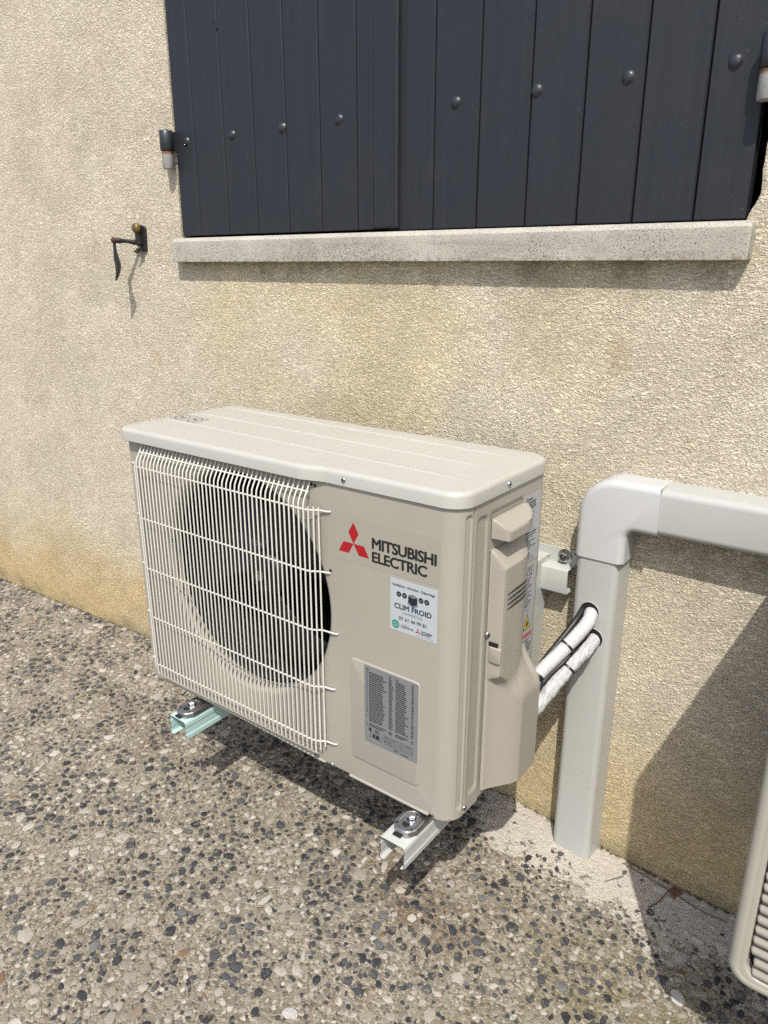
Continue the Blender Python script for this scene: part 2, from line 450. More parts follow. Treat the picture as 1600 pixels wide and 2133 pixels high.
def text(bm, s, fr, x0, x1, y0, y1, h, mi=0, bold=0.0, gap=1.0):
    """lettering fitted to a rectangle; bold (share of the height) thickens the strokes"""
    key = (s, gap)
    if key not in _tc:
        cu = bpy.data.curves.new('t', 'FONT'); cu.body = s; cu.size = 1; cu.fill_mode = 'FRONT'
        cu.resolution_u = 3; cu.space_character = gap
        o = bpy.data.objects.new('t', cu); C.objects.link(o)
        bpy.context.view_layer.update()
        me = bpy.data.meshes.new_from_object(o.evaluated_get(bpy.context.evaluated_depsgraph_get()))
        vs = [tuple(v.co[:2]) for v in me.vertices]; fs = [tuple(p.vertices) for p in me.polygons]
        bpy.data.objects.remove(o); bpy.data.curves.remove(cu); bpy.data.meshes.remove(me)
        _tc[key] = (vs, fs)
    vs, fs = _tc[key]
    a0 = min(v[0] for v in vs); a1 = max(v[0] for v in vs); b0 = min(v[1] for v in vs); b1 = max(v[1] for v in vs)
    e = bold*(y1-y0)
    offs = [(0, 0)] if not e else [(0, 0), (-e, 0), (e, 0), (0, e*.7), (0, -e*.7), (e*.7, e*.5), (-e*.7, e*.5), (e*.7, -e*.5), (-e*.7, -e*.5)]
    X0, X1, Y0, Y1 = x0+e, x1-e, y0+e*.7, y1-e*.7
    for k, (dx, dy) in enumerate(offs):
        V = [bm.verts.new(P(fr, X0+(v[0]-a0)/(a1-a0)*(X1-X0)+dx, Y0+(v[1]-b0)/(b1-b0)*(Y1-Y0)+dy, h+k*.00001)) for v in vs]
        for f in fs:
            try: q = bm.faces.new([V[i] for i in f]); q.material_index = mi
            except ValueError: pass
def quad(bm, fr, x0, x1, y0, y1, h, mi=0):
    f = bm.faces.new([bm.verts.new(P(fr, a, b, h)) for a, b in ((x0,y0),(x1,y0),(x1,y1),(x0,y1))]); f.material_index = mi
def poly(bm, fr, pts, h, mi=0):
    f = bm.faces.new([bm.verts.new(P(fr, a, b, h)) for a, b in pts]); f.material_index = mi
def disc(bm, fr, cx, cy, r, h, mi=0, n=24): poly(bm, fr, [(cx+r*math.cos(2*PI*k/n), cy+r*math.sin(2*PI*k/n)) for k in range(n)], h, mi)
def line(bm, fr, a, b, wd, h, mi=0):
    a = Vector(a); b = Vector(b); d = (b-a).normalized(); nn = Vector((-d.y, d.x))*wd/2
    poly(bm, fr, [tuple(a-nn), tuple(b-nn), tuple(b+nn), tuple(a+nn)], h, mi)
def ringline(bm, fr, pts, wd, h, mi=0):
    for i in range(len(pts)): line(bm, fr, pts[i-1], pts[i], wd, h, mi)
def sm(x, a, b):
    t = min(1, max(0, (x-a)/(b-a))); return t*t*(3-2*t)

# ------------------------------------------------------------------ ground
GX = [(-6,-.40), (-1.8,-.335), (-.6,-.279), (0,-.268), (.7,-.262), (.92,-.284), (1.2,-.300), (2,-.31), (6,-.32)]
def gz(x):
    if x <= GX[0][0]: return GX[0][1]
    for (a, za), (b, zb) in zip(GX, GX[1:]):
        if x <= b: t = (x-a)/(b-a); return za+(zb-za)*t
    return GX[-1][1]
bm = bmesh.new()
xs = [-60,-30,-15,-8]+[-6+.1*i for i in range(121)]+[8,15,30,60]
ys = [-60,-30,-15,-8,-5]+[-4+.1*i for i in range(45)]+[.425]
gridmesh(bm, [[Vector((x, y, gz(x))) for y in ys] for x in xs])
g = obj('ground', bm, M['ground'], smooth=80); tag(g, kind='structure')

def pebbles(name, m, n, rmin, rmax, hmin, hmax, taken, rnd, label, ex=2.0, lo=.8, clump=0):
    V = []; F = []
    cell = .03; tries = 0; cnt = 0; NP = 8 if rmax > .005 else 5
    while cnt < n and tries < n*14:
        tries += 1
        x = rnd.uniform(-2.0, 1.75); y = rnd.uniform(-.95, YW-.004)
        if (x+1.5)*.452+(y-.36)*.892 < -.35 and x < .2: continue        # well outside what any nearby viewpoint sees
        if x > .2 and y < -.95+(x-.2)*.70-.02: continue
        r = rmin+(rmax-rmin)*rnd.random()**ex
        if clump and noise.noise(Vector((x*11, y*11, 3)))*2.2+rnd.random() < clump: continue
        ci, cj = int(x//cell), int(y//cell); ok = True
        for i in range(ci-1, ci+2):
            for j in range(cj-1, cj+2):
                for (a, b, q) in taken.get((i, j), ()):
                    if (a-x)**2+(b-y)**2 < ((q+r)*.86)**2: ok = False; break
                if not ok: break
            if not ok: break
        if not ok: continue
        taken.setdefault((ci, cj), []).append((x, y, r)); cnt += 1
        an = rnd.uniform(0, PI); el = rnd.uniform(.45, 1.0); h = rnd.uniform(hmin, hmax)*(.6+r/rmax); z = gz(x)
        ca, sa = math.cos(an), math.sin(an); tx, ty = rnd.gauss(0, .05), rnd.gauss(0, .05)
        ang = sorted(2*PI*(k+rnd.uniform(-.33, .33))/NP for k in range(NP)); rad = [rnd.uniform(lo-.08, 1.12) for _ in ang]
        b = len(V)
        for rr, hh in ((1.02, -.0012), (.95, h*.70), (.74, h)):
            for a_, q in zip(ang, rad):
                px = r*rr*q*math.cos(a_); py = r*rr*q*el*math.sin(a_)
                wx, wy = px*ca-py*sa, px*sa+py*ca
                V.append((x+wx, y+wy if y+wy < YW-.001 else YW-.001, z+hh+(wx*tx+wy*ty if hh > 0 else 0)+(rnd.uniform(-.12, .12)*h if hh > 0 else 0)))
        V.append((x, y, z+h*rnd.uniform(.9, 1.1)))
        for L in (0, 1):
            for k in range(NP):
                j = (k+1) % NP; F.append((b+L*NP+k, b+L*NP+j, b+(L+1)*NP+j, b+(L+1)*NP+k))
        for k in range(NP): F.append((b+2*NP+k, b+2*NP+(k+1) % NP, b+3*NP))
    me = bpy.data.meshes.new(name); me.from_pydata(V, [], F); me.update()
    o = obj(name, me, m, smooth=38); tag(o, label, 'pebbles', kind='stuff'); return cnt
rp = random.Random(11); tk = {}
pebbles('slate_pebbles', M['dark_peb'], 3700, .0046, .0135, .0008, .0026, tk, rp, 'dark slate grey pebbles set in the exposed aggregate paving', 1.6, .80, .62)
pebbles('pale_pebbles', M['pale_peb'], 6200, .0050, .0200, .0005, .0024, tk, rp, 'pale beige and pinkish pebbles set in the exposed aggregate paving', 1.7, .74)
pebbles('grit', M['grit'], 9000, .0014, .0034, .0005, .0014, tk, rp, 'fine sandy grit between the pebbles of the paving', 1.5, 1.0)

# ------------------------------------------------------------------ house wall
OX0, OX1, OZ0, OZ1, OD = -.2995, 1.0435, .925, 2.35, .62
bm = bmesh.new()
def wq(*p): bm.faces.new([bm.verts.new(q) for q in p])
X0, X1, Z0, Z1 = -7, 6, -.6, 3.4
wq((X0,YW,Z0),(OX0,YW,Z0),(OX0,YW,Z1),(X0,YW,Z1))
wq((OX0,YW,Z0),(OX1+.02,YW,Z0),(OX1+.02,YW,OZ0),(OX0,YW,OZ0))
wq((OX0,YW,OZ1),(OX1+.02,YW,OZ1),(OX1+.02,YW,Z1),(OX0,YW,Z1))
wq((OX1+.02,YW,Z0),(X1,YW,Z0),(X1,YW,Z1),(OX1+.02,YW,Z1))
rw = random.Random(3)
N = 260; zz = [OZ0+(OZ1-OZ0)*i/N for i in range(N+1)]
off = []; acc = 0
for i in range(N+1):
    acc = acc*.75+rw.gauss(0, .0005); off.append(acc)
def edgex(z, i): 
    e = OX1+off[i]
    if z < .998: e -= .0155*(1-sm(z, .951, .998))
    return e
cols = []
for i, z in enumerate(zz):
    e = edgex(z, i)
    cols.append([Vector((OX1+.02,YW,z)), Vector((e+.006,YW,z)), Vector((e+.0015,YW+.0018,z)), Vector((e,YW+.007,z)), Vector((e,YW+.04,z)), Vector((e,OD,z))])
gridmesh(bm, cols)
wq((OX0,YW,OZ0),(OX0,OD,OZ0),(OX0,OD,OZ1),(OX0,YW,OZ1))
wq((OX0,YW,OZ1),(OX0,OD,OZ1),(OX1,OD,OZ1),(OX1,YW,OZ1))
bmesh.ops.recalc_face_normals(bm, faces=bm.faces)
wall = obj('house_wall', bm, M['stucco'])
tag(wall, 'cream textured stucco house wall behind the outdoor unit, ochre and damp-stained near the ground', 'wall')
bm = bmesh.new(); box(bm, OX0-.1, OX1+.1, OD-.002, OD+.05, .90, OZ1+.1); obj('window_void', bm, M['void'], wall)

# stone sill
bm = bmesh.new()
sx0, sx1 = -.306, 1.0455
prof = [(.392,.8975),(.3935,.8966),(OD-.003,.8966),(OD-.003,.9535),(.4035,.9535),(.4005,.9525),(.3925,.9445)]   # (y,z)
st = [sx0+(sx1-sx0)*i/70 for i in range(71)]
rs = random.Random(5); rows = []
for i, x in enumerate(st):
    row = []
    for k, (y, z) in enumerate(prof):
        j = rs.gauss(0, .0002) if k in (0,1,5,6) else 0
        row.append(Vector((x, y+j*.4, z+j)))
    row.append(row[0].copy()); rows.append(row)
for i in (0, -1):
    sgn = -1 if i == 0 else 1
    for v in rows[i]: v.x -= sgn*.0  
gridmesh(bm, rows)
for r_, fl in ((rows[0], False), (rows[-1], True)):
    f = [bm.verts.new(v) for v in r_[:-1]]; bm.faces.new(f[::-1] if fl else f)
bmesh.ops.remove_doubles(bm, verts=bm.verts, dist=1e-6)
bmesh.ops.recalc_face_normals(bm, faces=bm.faces)
ee = [e for e in bm.edges if len(e.link_faces) == 2 and e.calc_face_angle(0) > 1.2 and all(abs(v.co.x-sx1) < 1e-4 for v in e.verts)]
bmesh.ops.bevel(bm, geom=ee, offset=.005, segments=3, affect='EDGES', profile=.6)
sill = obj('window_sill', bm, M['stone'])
tag(sill, 'pale stone window sill speckled with dark grains under the closed shutters', 'window sill')

# ------------------------------------------------------------------ shutters
def leaf_panel(edges, z0, z1, yf=.4215, th=.032):
    """tongue and groove planks: one cross section with V grooves, extruded upright"""
    sec = []; gw = .0034
    xs = edges
    sec.append((xs[0], yf+.002)); sec.append((xs[0]+.002, yf))
    for x in xs[1:-1]:
        sec += [(x-gw, yf), (x-gw*.35, yf+.0028), (x-.0011, yf+.012), (x+.0011, yf+.012), (x+gw*.35, yf+.0028), (x+gw, yf)]
    sec.append((xs[-1]-.002, yf)); sec.append((xs[-1], yf+.002))
    sec += [(xs[-1], yf+th), (xs[0], yf+th)]
    bm = bmesh.new(); rows = []
    for z, i in ((z0, .0015), (z0+.0015, 0), (z1, 0)):
        rows.append([bm.verts.new((x, y+(i if y < yf+.003 else 0), z)) for x, y in sec])
    n = len(sec)
    for A, B in zip(rows, rows[1:]):
        for i in range(n): bm.faces.new((A[i], A[(i+1) % n], B[(i+1) % n], B[i]))
    bm.faces.new(rows[0][::-1]); bm.faces.new(rows[-1])
    bmesh.ops.recalc_face_normals(bm, faces=bm.faces)
    return bm
YS = .4215
def rivet(parent, x, z, rr=.0098, hh=.0055):
    bm = bmesh.new()
    lathe(bm, (x, YS+.0005, z), (0,-1,0), [(rr+.0012, 0), (rr, .0012), (rr*.86, hh*.62), (rr*.55, hh*.92), (0, hh)], 18)
    obj('rivet', bm, M['iron'], parent, smooth=70)
def shutter(label, edges, z0, rivets, hx, side, astragal=None):
    t = thing('window_shutter', label, 'shutter', (0,0,0), 'pair of slate grey board shutters')
    obj('board_panel', leaf_panel(edges, z0, 2.33), M['shutter'], t)
    for x in rivets: rivet(t, x, 1.1722); rivet(t, x, 2.12)
    if astragal:
        bm = bmesh.new()
        slab(bm, [(astragal[0], z0+.001), (astragal[1], z0+.001), (astragal[1], 2.329), (astragal[0], 2.329)], FXZ, -YS-.0002, -YS+.0125, .0042)
        slab(bm, [(astragal[1]-.012, z0+.001), (astragal[1]-.006, z0+.001), (astragal[1]-.006, 2.329), (astragal[1]-.012, 2.329)], FXZ, -YS+.012, -YS+.0138, .0008)
        slab(bm, [(astragal[0]+.004, z0+.001), (astragal[0]+.010, z0+.001), (astragal[0]+.010, 2.329), (astragal[0]+.004, 2.329)], FXZ, -YS+.011, -YS+.0145, .0010)
        obj('cover_strip', bm, M['shutter'], t)
    for z in (1.153, 2.10):
        bm = bmesh.new()
        lathe(bm, (hx, .4005, z), (0,0,1), [(0,0),(.0150,0),(.0165,.0015),(.0165,.0435),(.0150,.045),(.006,.0452),(.006,.047),(0,.0475)], 24)
        a, b = (hx, edges[0]+.004) if side < 0 else (edges[-1]-.004, hx)
        k = obj('hinge_knuckle', bm, M['iron'], t, smooth=50)
        bm = bmesh.new(); box(bm, min(a,b), max(a,b), .4135, .4185+.004, z+.002, z+.043, bev=.001); obj('strap', bm, M['iron'], k)
    return t
sl = shutter('left slate grey plank shutter leaf with raised cover strip along its closing edge', [-.2965,-.2264,-.1233,-.0248,.075,.1727,.2718,.3475], .9595, [-.2548,-.0939,.0646,.2263], -.3035, -1, (.3139,.3823))
bm = bmesh.new(); lathe(bm, (-.1289, YS+.0004, 1.3941), (0,-1,0), [(.0095,0),(.0093,.0007),(.0082,.0008),(.0080,.0003),(0,.0003)], 24); obj('filled_screw_hole', bm, M['shutter'], sl)
sr = shutter('right slate grey plank shutter leaf beside the exposed wall edge and open gap', [.3505,.4587,.5558,.6564,.7545,.852,.9496,1.0275], .9567, [.5061,.6679,.8259,.9848], 1.0385, 1)
def pintle(x, label):
    bm = bmesh.new()
    lathe(bm, (0,0,-.001), (0,0,1), [(0,0),(.0125,0),(.0137,.0015),(.0137,.0395),(0,.0395)], 24)
    o = obj('hinge_pintle', bm, M['pin'], smooth=50); o.location = (x, .4005, 1.1135)
    tag(o, label, 'hinge pin')
    bm = bmesh.new(); tube(bm, [(0,.004,.018),(0,.03,.018)], .006, 10); obj('anchor', bm, M['pin'], o)
pintle(-.3035, 'rust-stained grey hinge pin on the wall at the left of the shutters')
pintle(1.0385, 'rust-stained white hinge pin at the right edge of the shutters')

# ------------------------------------------------------------------ shutter stay on the wall
t = thing('shutter_stay', 'black wrought iron shutter stay with brass disc and hanging curved blade on the stucco wall', 'shutter stay', (-.462, YW, .955))
def loc(o): o.location = -Vector(t.location); return o
bm = bmesh.new()
slab(bm, rpoly([(-.470,.925),(-.444,.922),(-.440,.985),(-.466,.992)], [.006,.005,.010,.008], 4), FXZ, -YW-.001, -YW+.006, .002)
slab(bm, rpoly([(-.4665,.938),(-.4525,.938),(-.4525,.984),(-.4665,.984)], .005, 4), FXZ, -YW+.005, -YW+.021, .003)
loc(obj('back_plate', bm, M['wrought'], t))
bm = bmesh.new(); lathe(bm, (-.4585,.3995,.9815), (0,-1,0), [(.0115,-.006),(.0125,-.002),(.0125,.003),(.0105,.0055),(.004,.006),(.004,.0075),(0,.008)], 24); loc(obj('brass_disc', bm, M['brass'], t, smooth=50))
bm = bmesh.new(); tube(bm, spline([(-.468,.415,.9455),(-.474,.402,.947),(-.482,.385,.9495),(-.489,.372,.9505),(-.4985,.357,.9515)], 4), .0052, 8, rfn=lambda s: .0058+.0012*math.sin(s*9)); loc(obj('rod', bm, M['wrought'], t, smooth=60))
bm = bmesh.new(); lathe(bm, (-.4985,.3555,.9515), (-.25,-1,0), [(.0075,-.004),(.0085,0),(.0075,.003),(.004,.005),(0,.0052)], 14); loc(obj('rod_end', bm, M['rust'], t, smooth=50))
bm = bmesh.new()
bl = [(-.4985,.946,.0070),(-.4990,.925,.0078),(-.4960,.905,.0125),(-.4925,.888,.0135),(-.4960,.872,.0105),(-.5030,.859,.0070),(-.5080,.850,.0025)]
cc = spline([(a,b,w_) for a,b,w_ in bl], 5); rows = []
for p in cc:
    rows.append([Vector((p.x-p.z, .3575, p.y)), Vector((p.x, .3545, p.y)), Vector((p.x+p.z, .3575, p.y)), Vector((p.x, .3600, p.y)), Vector((p.x-p.z, .3575, p.y))])
gridmesh(bm, rows); bmesh.ops.recalc_face_normals(bm, faces=bm.faces); loc(obj('hanging_blade', bm, M['wrought'], t))
bm = bmesh.new(); tube(bm, spline([(-.462,.410,.930),(-.466,.404,.922),(-.474,.398,.925)], 4), .003, 6); box(bm, -.470, -.452, .402, .414, .924, .932, bev=.001); loc(obj('catch', bm, M['wrought'], t))

# ------------------------------------------------------------------ wall bracket
def channel_arm(x0, x1, y0, y1, zt, parent, m, label=None):
    """inverted channel with swaged sides and inturned lips"""
    h = .046; t_ = .0016; c = (x0+x1)/2; hw = (x1-x0)/2
    half = [(hw-.005, zt), (hw-.0015, zt-.0014), (hw, zt-.005), (hw, zt-.013), (hw-.0012, zt-.0145), (hw-.0012, zt-.030), (hw+.0002, zt-.033), (hw, zt-h+.004), (hw-.004, zt-h), (hw-.009, zt-h)]
    outer = [(-a, b) for a, b in half[::-1]]+half
    inner = inset(outer[::-1], 0)
    # offset open profile inwards
    def off_open(ps, d):
        out = []
        for i, p in enumerate(ps):
            a = Vector(ps[max(i-1, 0)]); b = Vector(ps[min(i+1, len(ps)-1)]); tt = (b-a).normalized(); out.append((p[0]+tt.y*d, p[1]-tt.x*d))
        return out
    inn = off_open(outer, t_); loop = outer+inn[::-1]
    bm = bmesh.new(); A = [bm.verts.new((c+a, y0, b)) for a, b in loop]; B = [bm.verts.new((c+a, y1, b)) for a, b in loop]
    n = len(loop); k = len(outer)
    for i in range(n): bm.faces.new((A[i], A[(i+1) % n], B[(i+1) % n], B[i]))
    for i in range(k-1):
        f = bm.faces.new((A[i], A[i+1], A[n-2-i], A[n-1-i])); f.material_index = 1
        bm.faces.new((B[i], B[i+1], B[n-2-i], B[n-1-i]))
    bmesh.ops.recalc_face_normals(bm, faces=bm.faces)
    o = obj('support_arm', bm, [m, M['edge']], parent)
    if label: o['label'] = label
    return o
def hexbolt(bm, o, ax, r, h, mi=0):
    lathe(bm, o, ax, [(r*1.75,0),(r*1.75,.0016),(r*1.2,.0018),(r*1.2,.0018)], 20, mi)
    lathe(bm, Vector(o)+Vector(ax)*.0018, ax, [(r*1.12,0),(r*1.12,h-.001),(r*.95,h),(r*.5,h),(r*.45,h+.0008),(0,h+.0008)], 6, mi)
def bracket(dx, label):
    t = thing('wall_bracket', label, 'bracket', (dx+.45, YW, 0))
    def L(o): o.location = (-.45, -YW, 0); return o
    L(channel_arm(.7025, .7545, -.071, .405, -.0195, t, M['bar']))
    L(channel_arm(.1290, .1810, -.0585, .405, -.0195, t, M['mint'], 'mint tinted support arm'))
    for ax in (.7025, .1290):
        bm = bmesh.new()
        o_ = [(ax-.0005,.364),(ax+.0085,.364),(ax+.0085,.3655),(ax+.0012,.3655),(ax+.0012,.4075),(ax+.0508,.4075),(ax+.0508,.3655),(ax+.0435,.3655),(ax+.0435,.364),(ax+.0525,.364),(ax+.0525,.4095),(ax-.0005,.4095)]
        slab(bm, o_, FXY, -.066, .345)
        # hooked top over the wall bar
        slab(bm, rpoly([(.345+.0,.0),(.345+.018,.0)],[0,0]) if False else [(ax-.0005,.364),(ax+.0525,.364),(ax+.0525,.418),(ax-.0005,.418)], FXY, .345, .3475)
        slab(bm, [(ax-.0005,.3640),(ax+.0525,.3640),(ax+.0525,.3660),(ax-.0005,.3660)], FXY, .318, .346)
        u = L(obj('upright', bm, M['bar'], t))
        for z in (.06,.12,.18,.24,.30):
            bm = bmesh.new(); disc(bm, frame((ax+.012, .4073, z), (1,0,0), (0,0,1)), 0, 0, .0065, .0004); obj('bolt_hole', bm, M['void'], u)
    bm = bmesh.new()
    slab(bm, [(.04,.335),(.8140,.335),(.8140,.3645),(.04,.3645)], FXZ, -YW+.0005, -YW+.0028)
    slab(bm, rpoly([(.3845,.2835),(.4170,.2835),(.4170,.2855),(.3870,.2855),(.3870,.3325),(.4170,.3325),(.4170,.3350),(.3845,.3350)], [.003,0,0,.001,.001,0,0,.004], 3), frame((0,0,0),(0,1,0),(0,0,1)), .04, .8090)
    wb = L(obj('wall_bar', bm, M['bar'], t, smooth=40))
    for bx_ in (.7880, .10): bm = bmesh.new(); hexbolt(bm, (bx_,.4175,.3500), (0,-1,0), .0085, .010); L(obj('anchor_bolt', bm, M['steel'], t, smooth=35))
    return t
bracket(0, 'pale steel wall bracket with two arms carrying the unit with the wire fan guard')
bracket(1.232, 'pale steel wall bracket under the cut-off louvred unit at the right')

# ------------------------------------------------------------------ outdoor unit with wire fan guard
W, D, H, ZF = .80, .274, .5795, .5535
FCX, FCZ, FR_ = .320, .314, .2225
def build_unit():
    t = thing('outdoor_unit', 'cream heat pump outdoor unit with wire fan guard, red diamond logo and stickers', 'heat pump')
    # front panel with the round fan opening
    out = rpoly([(0,0),(.765,0),(.765,ZF),(0,ZF)], [.016,0,0,.004], 8)
    NR = 288; ring = []
    for k in range(NR):
        a = 2*PI*k/NR; d = Vector((math.cos(a), math.sin(a))); best = None
        for i in range(len(out)):
            p = Vector(out[i-1]); q = Vector(out[i]); e = q-p
            den = d.x*e.y-d.y*e.x
            if abs(den) < 1e-12: continue
            w_ = p-Vector((FCX, FCZ)); s = (w_.x*e.y-w_.y*e.x)/den; u = (w_.x*d.y-w_.y*d.x)/den
            if s > 0 and -1e-6 <= u <= 1+1e-6 and (best is None or s < best): best = s
        ring.append((FCX+d.x*best, FCZ+d.y*best))
    # snap nearest ray to the square corners
    for c in ((.765,0), (.765,ZF)):
        k = min(range(NR), key=lambda i: (ring[i][0]-c[0])**2+(ring[i][1]-c[1])**2); ring[k] = c
    bm = bmesh.new(); levels = []
    def pin(ps): return [(p[0] if r0[0] < .7645 else .765, p[1] if r0[1] < ZF-.0005 else ZF) for p, r0 in zip(ps, ring)]
    fr_ = .006
    levels.append([(a, D, b) for a, b in ring])
    for k in range(5):
        an = PI/2*k/4; d = fr_*(1-math.cos(an)); y = fr_*(1-math.sin(an))
        ins = pin(inset(ring, d)) if d else ring
        levels.append([(a, y, b) for a, b in ins])
    circ = [(math.cos(2*PI*k/NR), math.sin(2*PI*k/NR)) for k in range(NR)]
    for r, y in ((FR_+.006,0),(FR_+.003,.0008),(FR_-.0010,.0030),(FR_-.0042,.0075),(FR_-.0060,.014),(FR_-.0062,.03)):
        levels.append([(FCX+r*c, y, FCZ+r*s) for c, s in circ])
    V = [[bm.verts.new(p) for p in L] for L in levels]
    for A, B in zip(V, V[1:]):
        for k in range(NR):
            j = (k+1) % NR
            try: bm.faces.new((A[k], A[j], B[j], B[k]))
            except ValueError: pass
    # raised rectangle carrying the data label, pressed ribs along the foot
    slab(bm, rrect(.5874,.7334,.0480,.2487,.0085), FXZ, -.0005, .0022, .0019, 3)
    slab(bm, rrect(.580,.7540,-.0005,.0045,.0022), FXZ, -.0005, .0028, .0018, 3)
    slab(bm, rpoly([(.046,.0105),(.522,.0010),(.522,.0050),(.046,.0145)], .0016, 3), FXZ, -.0005, .0024, .0014, 3)
    # rear and underside
    box(bm, .004, .794, D-.004, D, 0.004, ZF-.002); box(bm, .004, .79, .006, D-.004, .002, .006)
    body = obj('casing', bm, M['casing'], t, smooth=40)
    # rounded right corner wrap
    R_ = .035
    def wrap(s):
        L = R_*PI/2
        if s < 0: return Vector((.765+s, 0, 0)), Vector((0,-1,0))
        if s < L:
            a = s/R_; return Vector((.765+R_*math.sin(a), R_-R_*math.cos(a), 0)), Vector((math.sin(a), -math.cos(a), 0))
        return Vector((.80, R_+s-L, 0)), Vector((1,0,0))
    def rrd(y, z, y0, y1, z0, z1, r, e):
        qx = max(abs(y-(y0+y1)/2)-(y1-y0)/2+r, 0); qz = max(abs(z-(z0+z1)/2)-(z1-z0)/2+r, 0)
        d = math.hypot(qx, qz)-r; return 1-sm(d, -e, e)
    L_ = R_*PI/2
    ss = [L_*i/26 for i in range(15)]+[.031+.0009*i for i in range(31)]
    ss = sorted(set(s for s in ss if s <= L_+.0022)); zs = sorted(set([ZF*i/150 for i in range(151)]+[.5335+.0012*i for i in range(16)]))
    rows = []
    for s in ss:
        p, n_ = wrap(s); row = []
        for z in zs:
            h = -.0028*rrd(s, z, .0385, .0505, .018, .5405, .006, .0011)
            if s > L_+.0010: h -= .0015
            row.append(Vector((p.x+n_.x*h, p.y+n_.y*h, z)))
        rows.append(row)
    last = rows[-1]; rows.append([Vector((v.x-.006, v.y, v.z)) for v in last])
    bm = bmesh.new(); gridmesh(bm, rows)
    wr = obj('corner_panel', bm, M['casing'], t, smooth=60)
    # side panel: pressed channels
    ys_ = [.0390]+[.0396+.0014*i for i in range(int((D-.010-.0396)/.0014))]+[D-.010+.010*math.sin(PI/2*k/5) for k in range(6)]
    rows = []
    for y in ys_:
        row = []
        for z in zs:
            h = -.0030*rrd(y, z, .0475, .0765, .030, .5300, .010, .0012)
            h -= .0030*rrd(y, z, .0850, .1960, -.1, .5290, .010, .0012)
            h -= .0018*rrd(y, z, .1995, .2640, .4, .5345, .002, .0004)*0
            x = .80+h
            if y > D-.010: x -= .010*(1-math.cos(math.asin(min(1, (y-(D-.010))/.010))))
            if y < .0393: x -= .0012
            row.append(Vector((x, y, z)))
        rows.append(row)
    rows.insert(0, [Vector((v.x-.006, v.y, v.z)) for v in rows[0]])
    bm = bmesh.new(); gridmesh(bm, rows); sp = obj('side_panel', bm, M['casing'], t, smooth=60)
    # valve cover with grip
    def prot(y, z):
        e = sm(y, .0945, .0975)
        yy = max(0, (y-.146)/.060)
        U = .0265*math.sqrt(max(0, 1-yy*yy)) if y > .146 else .0265-.0012*(1-sm(y, .0975, .105))
        if y > .2055: U = 0
        # lower bulge
        if y < .158: Lw = .004+.038*sm(y, .092, .160)*.5+.038*.5*max(0, min(1, (y-.0975)/.0605))
        elif y < .222: Lw = .042
        else: Lw = .042*math.sqrt(max(0, 1-((y-.222)/.014)**2)) if y < .236 else -.01
        Lw = min(Lw, .0422)
        yc = min(max(y, .10), .157); z0_ = .232-(yc-.10)*1.0
        tt = 1-sm(z, z0_, z0_+.016+.068*sm(y, .105, .20))
        h = U*(1-tt)+Lw*tt
        # grip hood and finger pocket
        if z > .4850:
            zt = .5165; hood = (zt-z)*2.0+.001
            Uh = U*1.06+.0025 if U > .001 else 0
            h = min(Uh, hood) if z < zt else 0
        elif z > .4370:
            bw = 1-sm(y, .203, .2100)
            sl_ = U*max(0, 1-(z-.4370)/.0275)**.8 if z < .4645 else -.004
            h = h*(1-bw)+min(h, sl_)*bw
        return max(h*e if h > 0 else h, -.0045)
    ys2 = [.0930,.0945,.0950,.0955,.0960,.0965,.0970,.0975]+[.0975+.0022*i for i in range(1, 56)]+[.2215,.2235,.2255,.2275,.2295,.2315,.2330,.2345,.2355,.2360]
    ys2 = sorted(set(ys2)); zs2 = []
    z = .0125
    while z < .5205: zs2.append(z); z += .0028
    zs2 = sorted(set([round(v, 5) for v in zs2]+[  .4525,.4545,.4570,.4849,.4851,.4370,.4640,.4648,.5160,.5166,.5180]))
    rows = []
    for y in ys2:
        row = []
        for z in zs2:
            h = prot(y, z)
            bt = 0
            if z < .0125+.0405 and y > .2155:          # lower rear corner cut off at a slant
                lim = .0125+.030*((y-.2155)/.0205)
                if z < lim: h = -.004
            row.append(Vector((.7985+max(h, -.006), y, z)))
        rows.append(row)
    bm = bmesh.new(); gridmesh(bm, rows)
    # underside and rear returns
    gridmesh(bm, [[Vector((.79, r[0].y, r[0].z)), r[0].copy()] for r in rows], flip=True)
    # drop faces that lie inside the casing
    cov = obj('valve_cover', bm, M['cover'], t, smooth=42)
    for z in (.3905,.3815,.3730,.3645):
        bm = bmesh.new(); pts = []
        for i in range(15):
            y = .1080+i*.0056
            pts.append((.7985+prot(y, z)+.0001, y, z+.004*math.sin(PI*i/14)*.4))
        tube(bm, pts, .0012, 6, rfn=lambda s: .0014*math.sin(PI*min(.97, max(.03, s)))**.4+.0001)
        obj('vent_slot', bm, M['void'], cov)
    bm = bmesh.new()       # screw tab below the grip
    slab(bm, rrect(.8035,.8250,.2700,.2985,.0035), FXZ, -.0965, -.0925, .0016)
    quad(bm, FXZ, .8025, .8200, .3000, .3075, -.0938, 1)  # flat dark quad, painted shade of the recess above the tab
    obj('screw_tab', bm, [M['cover'], M['void']], cov, smooth=45)
    # lid
    pts = [(-.014,-.0165),(.497,-.0165),(.540,-.0045),(.8035,-.0045),(.8035,.298),(-.006,.298)]
    ol = rpoly(pts, [.030,.05,.05,.037,.046,.014], 9)
    bm = bmesh.new(); slab(bm, ol, FXY, ZF+.0012, H, .0085, 5)
